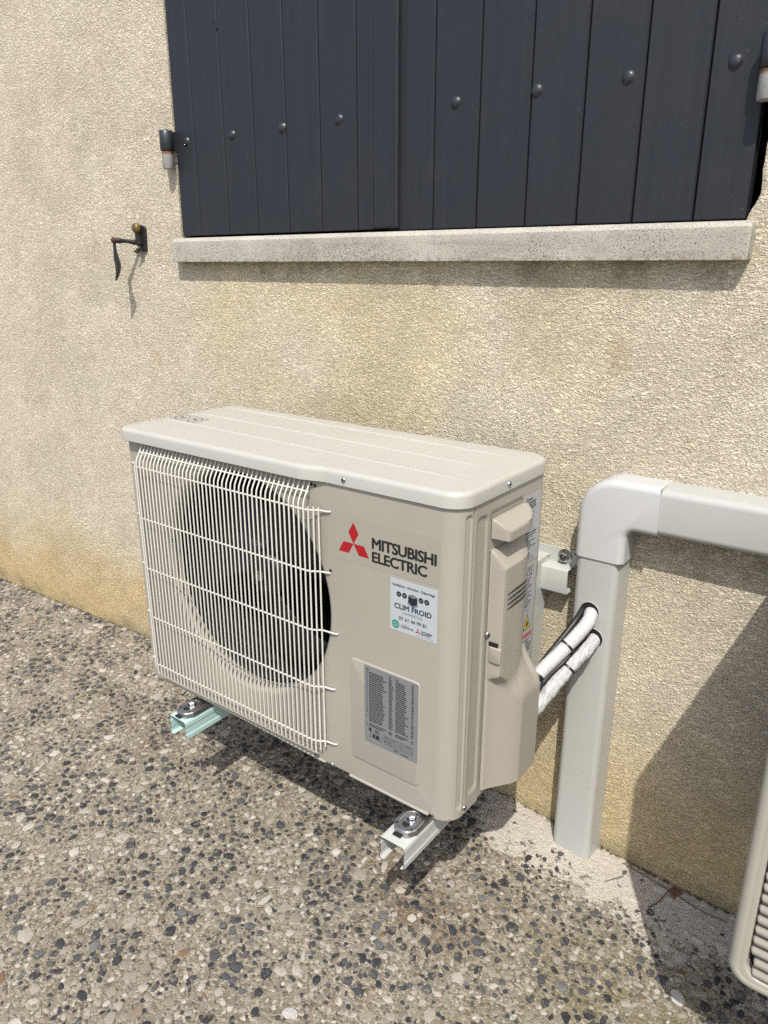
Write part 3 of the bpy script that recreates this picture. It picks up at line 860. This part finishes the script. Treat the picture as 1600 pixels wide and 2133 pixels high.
    for (a, b, y0, y1) in ((.004,.770,.0975,.0705),(.004,.768,.1805,.1560),(.006,.768,.2650,.2385)):
        n = 40; rows = []
        for i in range(n+1):
            s = i/n; x = a+(b-a)*s; y = y0+(y1-y0)*s; hh = .0017*min(1, s*14, (1-s)*14)
            rows.append([Vector((x, y-.0052, H-.0004)), Vector((x, y-.003, H+hh*.75)), Vector((x, y, H+hh)), Vector((x, y+.003, H+hh*.75)), Vector((x, y+.0052, H-.0004))])
        gridmesh(bm, rows)
    lid = obj('lid', bm, M['lid'], t, smooth=38)
    bm = bmesh.new()      # dark strip filling the joint between lid and casing
    slab(bm, inset(ol, .0045), FXY, ZF-.001, ZF+.0013); obj('lid_joint', bm, M['void'], lid)
    bm = bmesh.new()      # printed symbol on the lid
    f = frame((0,0,H+.0004), (1,0,0), (0,1,0)); wl = .0011
    cor = [(.004,.106),(.090,.102),(.087,.143),(.001,.147)]
    ringline(bm, f, cor, wl, 0)
    for cx, cy, fl in ((.024,.1245,1), (.066,.1235,1)):
        cp = [(cx+.0165*math.cos(2*PI*k/22), cy+.0165*math.sin(2*PI*k/22)) for k in range(22)]; ringline(bm, f, cp, wl, 0)
        line(bm, f, (cx-.011,cy-.011), (cx+.011,cy+.011), wl*1.3, .0001); line(bm, f, (cx-.011,cy+.011), (cx+.011,cy-.011), wl*1.3, .0002)
        line(bm, f, (cx-.013,cy+.004), (cx+.013,cy-.003), wl, .0003)
    obj('printed_symbol', bm, M['ink'], lid)
    def screw(o, ax, r=.0043, par=t, nm='screw'):
        bm = bmesh.new(); o = Vector(o); lathe(bm, o, ax, [(r*1.08,0),(r,.0012),(r*.8,.0026),(r*.4,.0030),(0,.0031)], 16)
        a = Vector(ax); u = a.orthogonal().normalized(); v = a.cross(u)
        fr2 = (o+a*.0033, u, v, a)
        line(bm, fr2, (-r*.55,0), (r*.55,0), r*.3, 0, 1); line(bm, fr2, (0,-r*.55), (0,r*.55), r*.3, .00005, 1)
        obj(nm, bm, [M['zinc'], M['void']], par, smooth=60)
    screw((.5822,-.0045,.5655), (0,-1,0), par=lid); screw((.8035,.1334,.5655), (1,0,0), par=lid)
    screw((.5376,0,.0049), (0,-1,0)); screw((.5045,-.006,.0178), (0,-1,0), .0055); screw((.800,.0400,.0125), (.9,-.4,0), .0042); screw((.8005,.0925,.3190), (.9,-.45,0), .005)
    # fan chamber
    bm = bmesh.new()
    lathe(bm, (FCX, .0, FCZ), (0,1,0), [(FR_-.0062,.0295),(FR_+.004,.034),(FR_+.004,.075),(FR_+.004,.165),(0,.165)], 64)
    obj('fan_chamber', bm, M['void'], t, smooth=50)
    bm = bmesh.new()
    for i in range(44): x = FCX-.21+i*.0098; hh = math.sqrt(max(0, .215**2-(x-FCX)**2)); 
    for i in range(44):
        x = FCX-.211+i*.0098; hh = math.sqrt(max(0, .215**2-(x-FCX)**2))
        if hh > .02: box(bm, x, x+.0012, .150, .163, FCZ-hh, FCZ+hh)
    for (x, z, a) in ((.30,.33,0),(.36,.33,0)): box(bm, x-.012, x+.012, .130, .148, FCZ-.2, FCZ+.2)
    obj('coil', bm, M['coil'], t)
    bm = bmesh.new()
    lathe(bm, (FCX,.118,FCZ), (0,-1,0), [(.048,0),(.048,.05),(.044,.058),(.030,.062),(.012,.0625),(.012,.070),(0,.0715)], 32)
    fan = obj('fan', bm, M['fan'], t, smooth=50)
    for b in range(3):
        bm = bmesh.new(); rows = []; a0 = 2*PI*b/3+.5
        for i in range(13):
            r = .046+.153*i/12; row = []
            for j in range(17):
                s = j/16; aa = a0+(s-.5)*(1.55-.15*i/12)+.35*(i/12)**1.5
                y = .092-.060*(s-.5)-.010*math.sin(PI*s)
                row.append(Vector((FCX+r*math.cos(aa), y, FCZ+r*math.sin(aa))))
            rows.append(row)
        gridmesh(bm, rows); o = obj('fan_blade', bm, M['fan'], fan, smooth=70)
        sdm = o.modifiers.new('thick', 'SOLIDIFY'); sdm.thickness = .0025
    bm = bmesh.new(); hexbolt(bm, (FCX,.047,FCZ), (0,-1,0), .0062, .006); obj('fan_nut', bm, M['steel'], fan, smooth=35)
    # wire fan guard
    bm = bmesh.new(); yv = -.0200; yh = -.0172; rw_ = .0016
    NB = 42; xb = [.0515+i*(.5060-.0515)/(NB-1) for i in range(NB)]
    for x in xb:
        p = [(x,-.0012,.0165),(x,-.0050,.0190),(x,-.0120,.0245),(x,-.0175,.0300),(x,yv,.0370),(x,yv,.30),(x,yv,.5110),(x,-.0188,.5180),(x,-.0155,.5245),(x,-.0095,.5345),(x,-.0010,.5490)]
        tube(bm, p, rw_, 7)
    for k, (x, y) in enumerate(((.5150,-.0180),(.5222,-.0130),(.5297,-.0085))):
        tube(bm, [(x,y,.0330+.006*k),(x,y,.5110-.0005*k)], rw_, 7)
        tube(bm, [(.5575-x,y,.0480),(.5575-x,y,.5110)], rw_, 7)
    for z, xe in ((.5045,.548),(.3945,.5445),(.2835,.5585),(.1700,.5490),(.0555,.5510)):
        d = xe-.548
        p = [(.0100,-.0005,z),(.0125,-.0030,z),(.0280,-.0060,z),(.0355,-.0105,z),(.0430,-.0155,z),(.0515,yh,z),(.30,yh,z),(.5060,yh,z),(.5150,-.0152,z),(.5222,-.0103,z),(.5297,-.0060,z),(.5430+d,-.0040,z),(.5478+d,-.0030,z),(.5492+d,-.0005,z)]
        tube(bm, p, rw_*1.05, 7)
    tube(bm, [(.0495,-.0085,.5335),(.5085,-.0085,.5335)], rw_, 7)
    tube(bm, [(.0495,-.0050,.0180),(.5085,-.0050,.0180)], rw_, 7)
    guard = obj('fan_guard', bm, M['wire'], t, smooth=70)
    for x, z in ((.0545,.5505),(.0640,.5490),(.5080,.5445),(.5160,.5435),(.5460,.3985)):
        bm = bmesh.new(); disc(bm, frame((x,-.0006,z), (1,0,0), (0,0,1)), 0, 0, .0032, 0, 0, 12); obj('guard_hole', bm, M['void'], body)
    # --- logo sticker
    def dia(bm, fr, cx, cy, s, h, mi):
        for a in (90, 210, 330):
            d = Vector((math.cos(math.radians(a)), math.sin(math.radians(a)))); n_ = Vector((-d.y, d.x)); c = Vector((cx, cy))
            poly(bm, fr, [tuple(c), tuple(c-n_*s*.5+d*s*.866), tuple(c+d*s*1.732), tuple(c+n_*s*.5+d*s*.866)], h, mi)
    bm = bmesh.new(); slab(bm, rrect(.5606,.7650,.4262,.5040,.002,2), FXZ, 0, .0003); ls = obj('logo_sticker', bm, M['clear'], t)
    bm = bmesh.new(); f = frame((0,0,0), (1,0,0), (0,0,1)); h = .0006
    dia(bm, f, .5974, .4590, .0213, h, 0)
    text(bm, 'MITSUBISHI', f, .6352, .7590, .4590, .4785, h, 1, .050, .94)
    text(bm, 'ELECTRIC', f, .6352, .7420, .4362, .4550, h, 1, .050, .94)
    obj('lettering', bm, [M['red'], M['ink']], ls)
    # --- installer sticker
    sx, sy, sw, sh = .6722, .3293, .0900, .0905
    bm = bmesh.new(); slab(bm, rrect(sx,sx+sw,sy,sy+sh,.0006,2), FXZ, 0, .0004); stk = obj('installer_sticker', bm, M['white'], t)
    stk['label'] = 'white square sticker with CLIM FROID lettering'
    bm = bmesh.new(); h = .0007
    U = lambda u: sx+sw*u
    Vv = lambda v: sy+sh*(1-v)
    def tx(s, u0, u1, v0, v1, mi, b=0): text(bm, s, f, U(u0), U(u1), Vv(v1), Vv(v0), h, mi, b)
    tx('Installation - Entretien - D\u00e9pannage', .045, .945, .085, .150, 0, .02)
    for u in (.19,.31,.66,.78): disc(bm, f, U(u), Vv(.276), sw*.052, h, 1); disc(bm, f, U(u), Vv(.276), sw*.020, h+.0001, 3)
    cx, cy = U(.485), Vv(.315)
    poly(bm, f, [(cx-.0085,cy+.0058),(cx+.0005,cy+.0022),(cx+.0005,cy-.0110),(cx-.0085,cy-.0060)], h, 4)
    poly(bm, f, [(cx+.0005,cy+.0022),(cx+.0090,cy+.0058),(cx+.0090,cy-.0060),(cx+.0005,cy-.0110)], h+.00005, 1)
    poly(bm, f, [(cx-.0085,cy+.0062),(cx+.0002,cy+.0098),(cx+.0090,cy+.0062),(cx+.0005,cy+.0026)], h+.0001, 5)
    poly(bm, f, [(cx-.0096,cy-.0068),(cx+.0005,cy-.0118),(cx+.0100,cy-.0068),(cx+.0100,cy-.0080),(cx+.0005,cy-.0130),(cx-.0096,cy-.0080)], h+.00015, 1)
    tx('CLIM FROID', .09, .885, .455, .560, 0, .05)
    tx('COMMERCIAL', .25, .71, .594, .645, 3, 0)
    tx('07 61 44 99 81', .195, .78, .697, .770, 4, .012)
    disc(bm, f, U(.12), Vv(.873), sw*.082, h, 6)
    hp = [(U(.075),Vv(.868)),(U(.12),Vv(.835)),(U(.165),Vv(.868)),(U(.155),Vv(.900)),(U(.085),Vv(.900))]; ringline(bm, f, hp, .0009, h+.0001, 7)
    tx('EcoForest', .245, .41, .830, .856, 3, 0); tx('HEIWA', .24, .51, .868, .908, 2, .03)
    dia(bm, f, U(.605), Vv(.887), .0032, h, 8)
    tx('MITSUBISHI', .675, .905, .848, .884, 2, .03); tx('ELECTRIC', .675, .875, .890, .924, 2, .03)
    tx('C O O L I N G   &   H E A T I N G', .56, .92, .948, .966, 2, 0)
    obj('lettering', bm, [M['navy'], M['navyd'], M['ink'], M['greyink'], M['navyd'], M['greyink'], M['teal'], M['white'], M['red']], stk)
    # --- silver data label on the raised rectangle
    lx, ly, lw, lh = .6185, .0945, .1122, .1515
    bm = bmesh.new(); slab(bm, rrect(lx,lx+lw,ly,ly+lh,.0018,3), FXZ, .0020, .0026); dl = obj('data_label', bm, M['grey'], t); dl['label'] = 'grey spare parts label with rows of small print'
    bm = bmesh.new(); h = .0029; rr = random.Random(21)
    U = lambda u: lx+lw*u
    Vv = lambda v: ly+lh*(1-v)
    rows = [(.085+.0248*i) for i in range(26)]+[.752, .776]
    for i, v in enumerate(rows):
        hh = lh*.0125
        if i not in (22, 24, 25): quad(bm, f, U(.045), U(.06+.01*rr.random()), Vv(v), Vv(v)+hh*.8, h)
        def words(u0, u1):
            u = u0
            while u < u1-.01:
                wd = min(rr.uniform(.02,.07), u1-u); quad(bm, f, U(u), U(u+wd), Vv(v), Vv(v)+hh, h); u += wd+.007
        words(.095, .34+.04*rr.random()+(.05 if rr.random() < .3 else 0)); words(.47, .52+.03*rr.random())
        words(.595, .76+.03*rr.random()+(.05 if rr.random() < .25 else 0)); words(.885, .925)
    for u in (.045,.47,.60,.885): ringline(bm, f, [(U(u),Vv(.062)),(U(u+.04),Vv(.062)),(U(u+.04),Vv(.035)),(U(u),Vv(.035))], .0005, h); line(bm, f, (U(u+.008),Vv(.048)), (U(u+.032),Vv(.048)), .0009, h)
    # pictogram and table
    poly(bm, f, [(U(.085),Vv(.835)),(U(.145),Vv(.845)),(U(.130),Vv(.800)),(U(.088),Vv(.800))], h)
    line(bm, f, (U(.125),Vv(.84)), (U(.125),Vv(.915)), .0011, h); line(bm, f, (U(.09),Vv(.915)), (U(.33),Vv(.915)), .0006, h)
    poly(bm, f, [(U(.165),Vv(.915)),(U(.165),Vv(.872)),(U(.180),Vv(.852)),(U(.205),Vv(.872)),(U(.205),Vv(.915))], h)
    quad(bm, f, U(.225), U(.285), Vv(.912), Vv(.872), h+.0001); ringline(bm, f, [(U(.215),Vv(.918)),(U(.335),Vv(.918)),(U(.335),Vv(.866)),(U(.215),Vv(.866))], .0005, h)
    text(bm, 'R32', f, U(.215), U(.275), Vv(.836), Vv(.806), h, 0, .01); ringline(bm, f, [(U(.205),Vv(.840)),(U(.285),Vv(.840)),(U(.285),Vv(.800)),(U(.205),Vv(.800))], .0004, h)
    for v in (.822,.852,.879,.905,.930): line(bm, f, (U(.38),Vv(v)), (U(.915),Vv(v)), .00045, h)
    for u in (.38,.505,.705,.915): line(bm, f, (U(u),Vv(.822)), (U(u),Vv(.930)), .00045, h+.0001)
    for (s, u0, u1, v) in (('kg', .54, .60, .846), ('m2', .40, .46, .846), ('min', .78, .87, .846), ('CO2 eq', .39, .49, .900)): text(bm, s, f, U(u0), U(u1), Vv(v), Vv(v-.016), h+.0001)
    text(bm, '>PET<', f, U(.56), U(.665), Vv(.975), Vv(.952), h, 0, .01); quad(bm, f, U(.69), U(.83), Vv(.974), Vv(.964), h)
    obj('small_print', bm, M['ink'], dl)
    # --- rating labels on the side, in front of the rear edge
    fs = frame((.8002,0,0), (0,1,0), (0,0,1))
    bm = bmesh.new(); slab(bm, [(.1980,.4025),(.2605,.4025),(.2605,.5265),(.1980,.5265)], fs, 0, .0004); r1 = obj('rating_plate', bm, M['silver'], t)
    bm = bmesh.new(); h = .0007
    dia(bm, fs, .2085, .5185, .0030, h, 0); quad(bm, fs, .2130, .2280, .5172, .5200, h)
    for i in range(3):
        u = .2140
        while u < .2400: d = rr.uniform(.0015,.004); quad(bm, fs, u, u+d, .5115-.0047*i, .5142-.0047*i, h); u += d+.0007
    for i in range(6): line(bm, fs, (.206,.5010-.0075*i), (.2330,.5010-.0075*i), .0005, h)
    for a in (.206,.2200,.2330): line(bm, fs, (a,.5010), (a,.4635), .0005, h+.0001)
    text(bm, 'MITSUBISHI ELECTRIC CORPORATION', fs, .2060, .2480, .4560, .4590, h, 0, .02)
    for i in range(12):
        v = .4540-.0036*i; u = .206+.0015*(i % 3); e = .218+rr.random()*.034
        while u < e: d = rr.uniform(.002,.006); quad(bm, fs, u, u+d, v-.0018, v-.0002, h); u += d+.001
    text(bm, 'CE', fs, .2240, .2310, .4060, .4110, h); ringline(bm, fs, [(.2360,.4060),(.2440,.4060),(.2400,.4130)], .0006, h)
    obj('small_print', bm, M['ink'], r1)
    bm = bmesh.new(); slab(bm, [(.2020,.1700),(.2580,.1700),(.2580,.3960),(.2020,.3960)], fs, 0, .0004); r2 = obj('refrigerant_label', bm, M['silver'], t)
    bm = bmesh.new()
    ringline(bm, fs, [(.2130,.3740),(.2480,.3740),(.2480,.3920),(.2130,.3920)], .0006, h); text(bm, 'REFRIGERANT', fs, .2160, .2460, .3880, .3905, h); text(bm, 'R32', fs, .2200, .2430, .3760, .3865, h, 0, .0)
    for i in range(13):
        v = .3700-.0043*i; u = .214; e = .230+rr.random()*.018
        while u < e: d = rr.uniform(.002,.006); quad(bm, fs, u, u+d, v-.0018, v, h); u += d+.001
    for (a, b) in ((.2330,.3110),): ringline(bm, fs, [(a-.005,b-.005),(a+.005,b-.005),(a+.005,b+.006),(a-.005,b+.006)], .0006, h); line(bm, fs, (a,b-.005), (a,b+.006), .0004, h)
    poly(bm, fs, [(.2220,.2700),(.2500,.2700),(.2360,.3010)], h, 0); poly(bm, fs, [(.2243,.2715),(.2477,.2715),(.2360,.2975)], h+.0001, 1)
    poly(bm, fs, [(.2325,.2755),(.2395,.2755),(.2405,.2800),(.2375,.2880),(.2355,.2840),(.2320,.2800)], h+.0002, 0)
    quad(bm, fs, .2150, .2560, .2540, .2610, h, 2); quad(bm, fs, .2150, .2560, .1890, .1940, h, 2)
    for i in range(12):
        v = .2490-.0047*i; u = .216; e = .240+rr.random()*.014
        while u < e: d = rr.uniform(.002,.006); quad(bm, fs, u, u+d, v-.0022, v, h); u += d+.001
    obj('small_print', bm, [M['ink'], M['yellow'], M['redl']], r2)
    # --- feet with bolts
    for cx in (.7310, .1575):
        bm = bmesh.new()
        slab(bm, rpoly([(cx-.0235,.060),(cx-.0235,-.034),(cx-.013,-.0510),(cx+.013,-.0510),(cx+.0235,-.034),(cx+.0235,.060)], [0,.008,.012,.012,.008,0], 5), FXY, -.0170, -.0065, .0035, 4)
        # raised arch round the bolt recess
        arc = [(cx-.0150,-.034)]+[(cx+.0150*math.cos(a), -.016+.0165*math.sin(a)) for a in [PI-PI*k/12 for k in range(13)]]+[(cx+.0150,-.034)]
        tube(bm, [(a, b, -.0068) for a, b in arc], .0030, 8)
        fo = obj('mounting_foot', bm, M['zinc'], t, smooth=50)
        bm = bmesh.new(); hexbolt(bm, (cx,-.0180,-.0062), (0,0,1), .0078, .0075); obj('foot_bolt', bm, M['steel'], fo, smooth=30)
        bm = bmesh.new(); f2 = frame((0,0,-.0061), (1,0,0), (0,1,0)); disc(bm, f2, cx-.0155, -.039, .0022, 0, 0, 12); disc(bm, f2, cx+.0155, -.039, .0022, 0, 0, 12)
        poly(bm, f2, rrect(cx-.0065, cx+.0065, -.040, -.022, .006, 5), .0001); box(bm, cx-.012, cx+.004, -.056, -.045, -.0192, -.0165)
        obj('foot_slot', bm, M['void'], fo)
    return t
unit = build_unit()

# ------------------------------------------------------------------ second unit, louvred, cut off by the frame
UX = 1.2320
t = thing('louvred_unit', 'beige outdoor unit with close horizontal louvres at the right edge, beside the white trunking', 'heat pump', (UX,0,0))
bm = bmesh.new()
def U2(o): o.location = (-UX,0,0); return o
ow = rrect(UX, UX+.80, -.0210, .615, .032, 8); iw = rrect(UX+.0225, UX+.7775, .0000, .594, .020, 8)
def ring3(pl, h, d): return [bm.verts.new(P(FXZ, a, b, h)) for a, b in inset(pl, d)]
lv = [ring3(ow, -.285, 0), ring3(ow, -.009, 0)]
for k in range(1, 6):
    a = PI/2*k/5; lv.append(ring3(ow, -.009+.009*math.sin(a), .009*(1-math.cos(a))))
lv += [ring3(ow, 0, .012), ring3(ow, -.0012, .0135), ring3(ow, -.0012, .0150)]
lv += [ring3(iw, -.0012, -.003), ring3(iw, -.0020, -.0012), ring3(iw, -.0050, 0), ring3(iw, -.018, .001)]
n = len(ow)
for A, B in zip(lv, lv[1:]):
    for i in range(n): bm.faces.new((A[i], A[(i+1) % n], B[(i+1) % n], B[i]))
bm.faces.new(lv[0][::-1])
bmesh.ops.recalc_face_normals(bm, faces=bm.faces)
U2(obj('casing', bm, M['casing'], t, smooth=45))
bm = bmesh.new(); quad(bm, FXZ, UX+.02, UX+.78, -.002, .597, -.0185); U2(obj('dark_interior', bm, M['void'], t))
bm = bmesh.new(); z = .0085; k = 0
while z < .585:
    inx = .0045 if .03 < z < .56 else .010
    sec = [(-.0170,z-.0048),(-.0080,z-.0056),(-.0018,z-.0050),(.0004,z-.0020),(.0004,z+.0015),(-.0016,z+.0040),(-.0080,z+.0050),(-.0170,z+.0052)]   # (height toward viewer, z)
    xa, xb_ = UX+.0225+inx, UX+.7775-inx; A = []; B = []; A0 = []
    rows = []
    for x, q in ((xa-.0035, .35), (xa-.0022, .75), (xa, 1), (xb_, 1), (xb_+.0022, .75), (xb_+.0035, .35)):
        rows.append([Vector((x, -(h if h < -.01 else -.010+(h+.010)*q), z+(zz_-z)*q)) for h, zz_ in sec])
    gridmesh(bm, rows); z += .0172
bmesh.ops.recalc_face_normals(bm, faces=bm.faces)
U2(obj('louvres', bm, M['cover'], t, smooth=50))

# ------------------------------------------------------------------ white trunking
t = thing('pipe_trunking', 'white plastic pipe trunking with a rounded elbow, fixed upright and sideways to the stucco wall', 'trunking', (.872, YW, -.285))
def T(o): o.location = -Vector(t.location); return o
def capsule_profile(a0, a1, dep, wall0, r=.0125, lipw=.0035):
    """(across, depth from wall) tapering U section, closed at the wall"""
    return rpoly([(a0-lipw, 0), (a0, dep), (a1, dep), (a1+lipw, 0)], [0, r, r, 0], 7)
cp = capsule_profile(.8320, .9115, .0575, 0)
bm = bmesh.new()
fr = frame((0, YW, 0), (1,0,0), (0,-1,0))        # normal = x cross -y = -z
slab(bm, cp, fr, -.400, .2845); 
col_ = T(obj('vertical_duct', bm, M['trunk'], t, smooth=40))
cp = capsule_profile(.4490, .5290, .0575, 0)
bm = bmesh.new(); slab(bm, cp, frame((0, YW, 0), (0,0,1), (0,-1,0)), .955, 2.4); T(obj('horizontal_duct', bm, M['trunk'], t, smooth=40))
eo = rpoly([(.8275,.3600),(.9185,.3600),(.9185,.4455),(.9925,.4455),(.9925,.5330),(.8275,.5330)], [.0006,.0006,.016,.0006,.0006,.068], 10)
bm = bmesh.new(); slab(bm, eo, FXZ, -YW, -YW+.0605, .0125, 6)
for v in bm.verts: v.co.z = max(v.co.z, .3810); v.co.x = min(v.co.x, .9715)
T(obj('elbow', bm, M['elbow'], t, smooth=35))
for cx, cz in ((.8665,.2745),(.8785,.2235)):
    bm = bmesh.new(); f = frame((cx, YW-.0579, cz), (1,0,0), (0,0,1)); poly(bm, f, [(.0185*math.cos(2*PI*k/28)*(1+.03*math.sin(3*k)), .0195*math.sin(2*PI*k/28)) for k in range(28)], 0)  # dark disc on the duct face, painted shade of the hole's inside
    obj('cut_hole', bm, M['void'], col_)
    bm = bmesh.new(); tube(bm, [(cx+.0188*math.cos(2*PI*k/28), YW-.0580, cz+.0198*math.sin(2*PI*k/28)) for k in range(29)], .0006, 6)
    obj('cut_rim', bm, M['elbow'], col_)

# ------------------------------------------------------------------ insulated pipes and cable
def hose(name, label, ctrl, r, m, wob, cat='pipe'):
    bm = bmesh.new(); pts = spline(ctrl, 12)
    tube(bm, pts, r, 20, rfn=lambda s: r*(1+wob*math.sin(s*57)+wob*.7*math.sin(s*131+1)))
    o = obj(name, bm, m, smooth=70); tag(o, label, cat, 'insulated refrigerant pipes' if 'pipe' in name else None); return o, pts
ph, pp = hose('insulated_pipe', 'white foam insulated pipe with faint printing, entering the upper hole in the trunking', [(.800,.180,.110),(.8187,.220,.158),(.8265,.25,.1835),(.8461,.285,.2135),(.8640,.318,.2430),(.8735,.343,.2640),(.8680,.375,.2740),(.868,.41,.276)], .0128, M['hose'], .012)
pl, pp2 = hose('insulated_pipe', 'white tape-wrapped insulated pipe, wrinkled, entering the lower hole in the trunking', [(.796,.195,.050),(.812,.222,.088),(.8370,.2490,.1330),(.8495,.274,.1610),(.8643,.305,.1900),(.8765,.338,.2100),(.8790,.375,.2215),(.879,.41,.223)], .0135, M['wrap'], .045)
hose('power_cable', 'black power cable running behind the white pipes into the upper trunking hole', [(.800,.20,.12),(.8136,.240,.166),(.8240,.27,.1985),(.8430,.308,.2400),(.8535,.338,.2660),(.8530,.372,.2790),(.856,.40,.279)], .0055, M['black'], 0, 'cable')
hose('control_cable', 'thin black cable between the two white pipes under the cable tie', [(.800,.185,.07),(.8210,.220,.1300),(.8352,.258,.1690),(.8540,.290,.1975),(.8660,.330,.2190),(.8720,.372,.226)], .0044, M['black'], 0, 'cable')
def tie(pts, i, r, parent, name='cable_tie', wd=.0022):
    p = pts[i]; d = (pts[i+1]-pts[i-1]).normalized(); u = d.orthogonal().normalized(); v = d.cross(u); bm = bmesh.new(); rows = []
    for k in range(29):
        a = 2*PI*k/28; n_ = u*math.cos(a)+v*math.sin(a)
        rows.append([p+n_*(r+.0002)-d*wd, p+n_*(r+.0013)-d*wd*.9, p+n_*(r+.0013)+d*wd*.9, p+n_*(r+.0002)+d*wd])
    gridmesh(bm, rows); bmesh.ops.recalc_face_normals(bm, faces=bm.faces); obj(name, bm, M['black'], parent, smooth=50)
def near(pts, q): q = Vector(q); return min(range(1, len(pts)-1), key=lambda i: (pts[i]-q).length)
tie(pp, near(pp, (.8540,.299,.2270)), .0129, ph); tie(pp2, near(pp2, (.8610,.298,.1845)), .0138, pl)
tie(pp, near(pp, (.8240,.243,.178)), .0130, ph, 'end_collar', .005)

# ------------------------------------------------------------------ litter by the wall foot
def litter(label, pts, r):
    bm = bmesh.new(); tube(bm, spline(pts, 5), r, 6); o = obj('dry_twig', bm, M['twig'], smooth=60); tag(o, label, 'twig')
litter('long thin dry twig lying along the wall foot beside the trunking', [(.98,.403,-.2835),(1.03,.400,-.286),(1.08,.392,-.287),(1.13,.386,-.292),(1.18,.392,-.295)], .0011)
litter('forked curved dry twig lying in the shadow in front of the wall foot', [(1.075,.408,-.285),(1.068,.385,-.288),(1.062,.355,-.289),(1.050,.330,-.289)], .0012)
litter('short dry twig on the white-washed paving right of the trunking', [(.960,.335,-.285),(.975,.355,-.283),(.985,.372,-.285)], .001)
bm = bmesh.new(); gridmesh(bm, [[Vector((1.066+.004*i+.003*j, .392+.006*j-.003*i, gz(1.07)+.003+.0025*math.sin(i*1.3+j))) for j in range(5)] for i in range(5)])
o = obj('dead_leaf', bm, M['leaf'], smooth=60); tag(o, 'curled brown dead leaf against the wall foot in shade', 'leaf'); s_ = o.modifiers.new('t','SOLIDIFY'); s_.thickness = .0005
bm = bmesh.new(); z_ = gz(1.16); box(bm, -.006, .006, -.0028, .0028, 0, .003, bev=.0007); o = obj('blue_plastic_scrap', bm, M['bluebit']); o.location = (1.1640,.1200,z_+.0025); o.rotation_euler = (0,.1,.5)
tag(o, 'tiny blue plastic scrap on the pebble paving at the bottom right', 'scrap')
# soil and moss crumbs caught in the joint between wall and paving
rc = random.Random(4); V = []; F = []
for i in range(1500):
    x = rc.uniform(-1.8, 1.7); den = .35+.65*sm(x, .55, 1.1)
    if rc.random() > den: continue
    y = YW-abs(rc.gauss(0, .0045)); r = rc.uniform(.0008, .0030); z_ = gz(x)+rc.uniform(0, .003); b = len(V)
    for dx, dy, dz in ((1,0,0),(-1,0,0),(0,1,0),(0,-1,0),(0,0,1),(0,0,-1)):
        V.append((x+dx*r*rc.uniform(.6,1.6), min(YW, y+dy*r*rc.uniform(.6,1.2)), z_+dz*r*rc.uniform(.5,1.1)))
    for a in ((0,2,4),(2,1,4),(1,3,4),(3,0,4),(2,0,5),(1,2,5),(3,1,5),(0,3,5)): F.append(tuple(b+k for k in a))
me = bpy.data.meshes.new('soil_crumbs'); me.from_pydata(V, [], F)
o = obj('soil_crumbs', me, mottled('soil_and_moss', (.085,.065,.035), .95, amt=.5, scale=60)); tag(o, 'dark soil and moss crumbs in the joint between wall and paving', 'soil', kind='stuff')
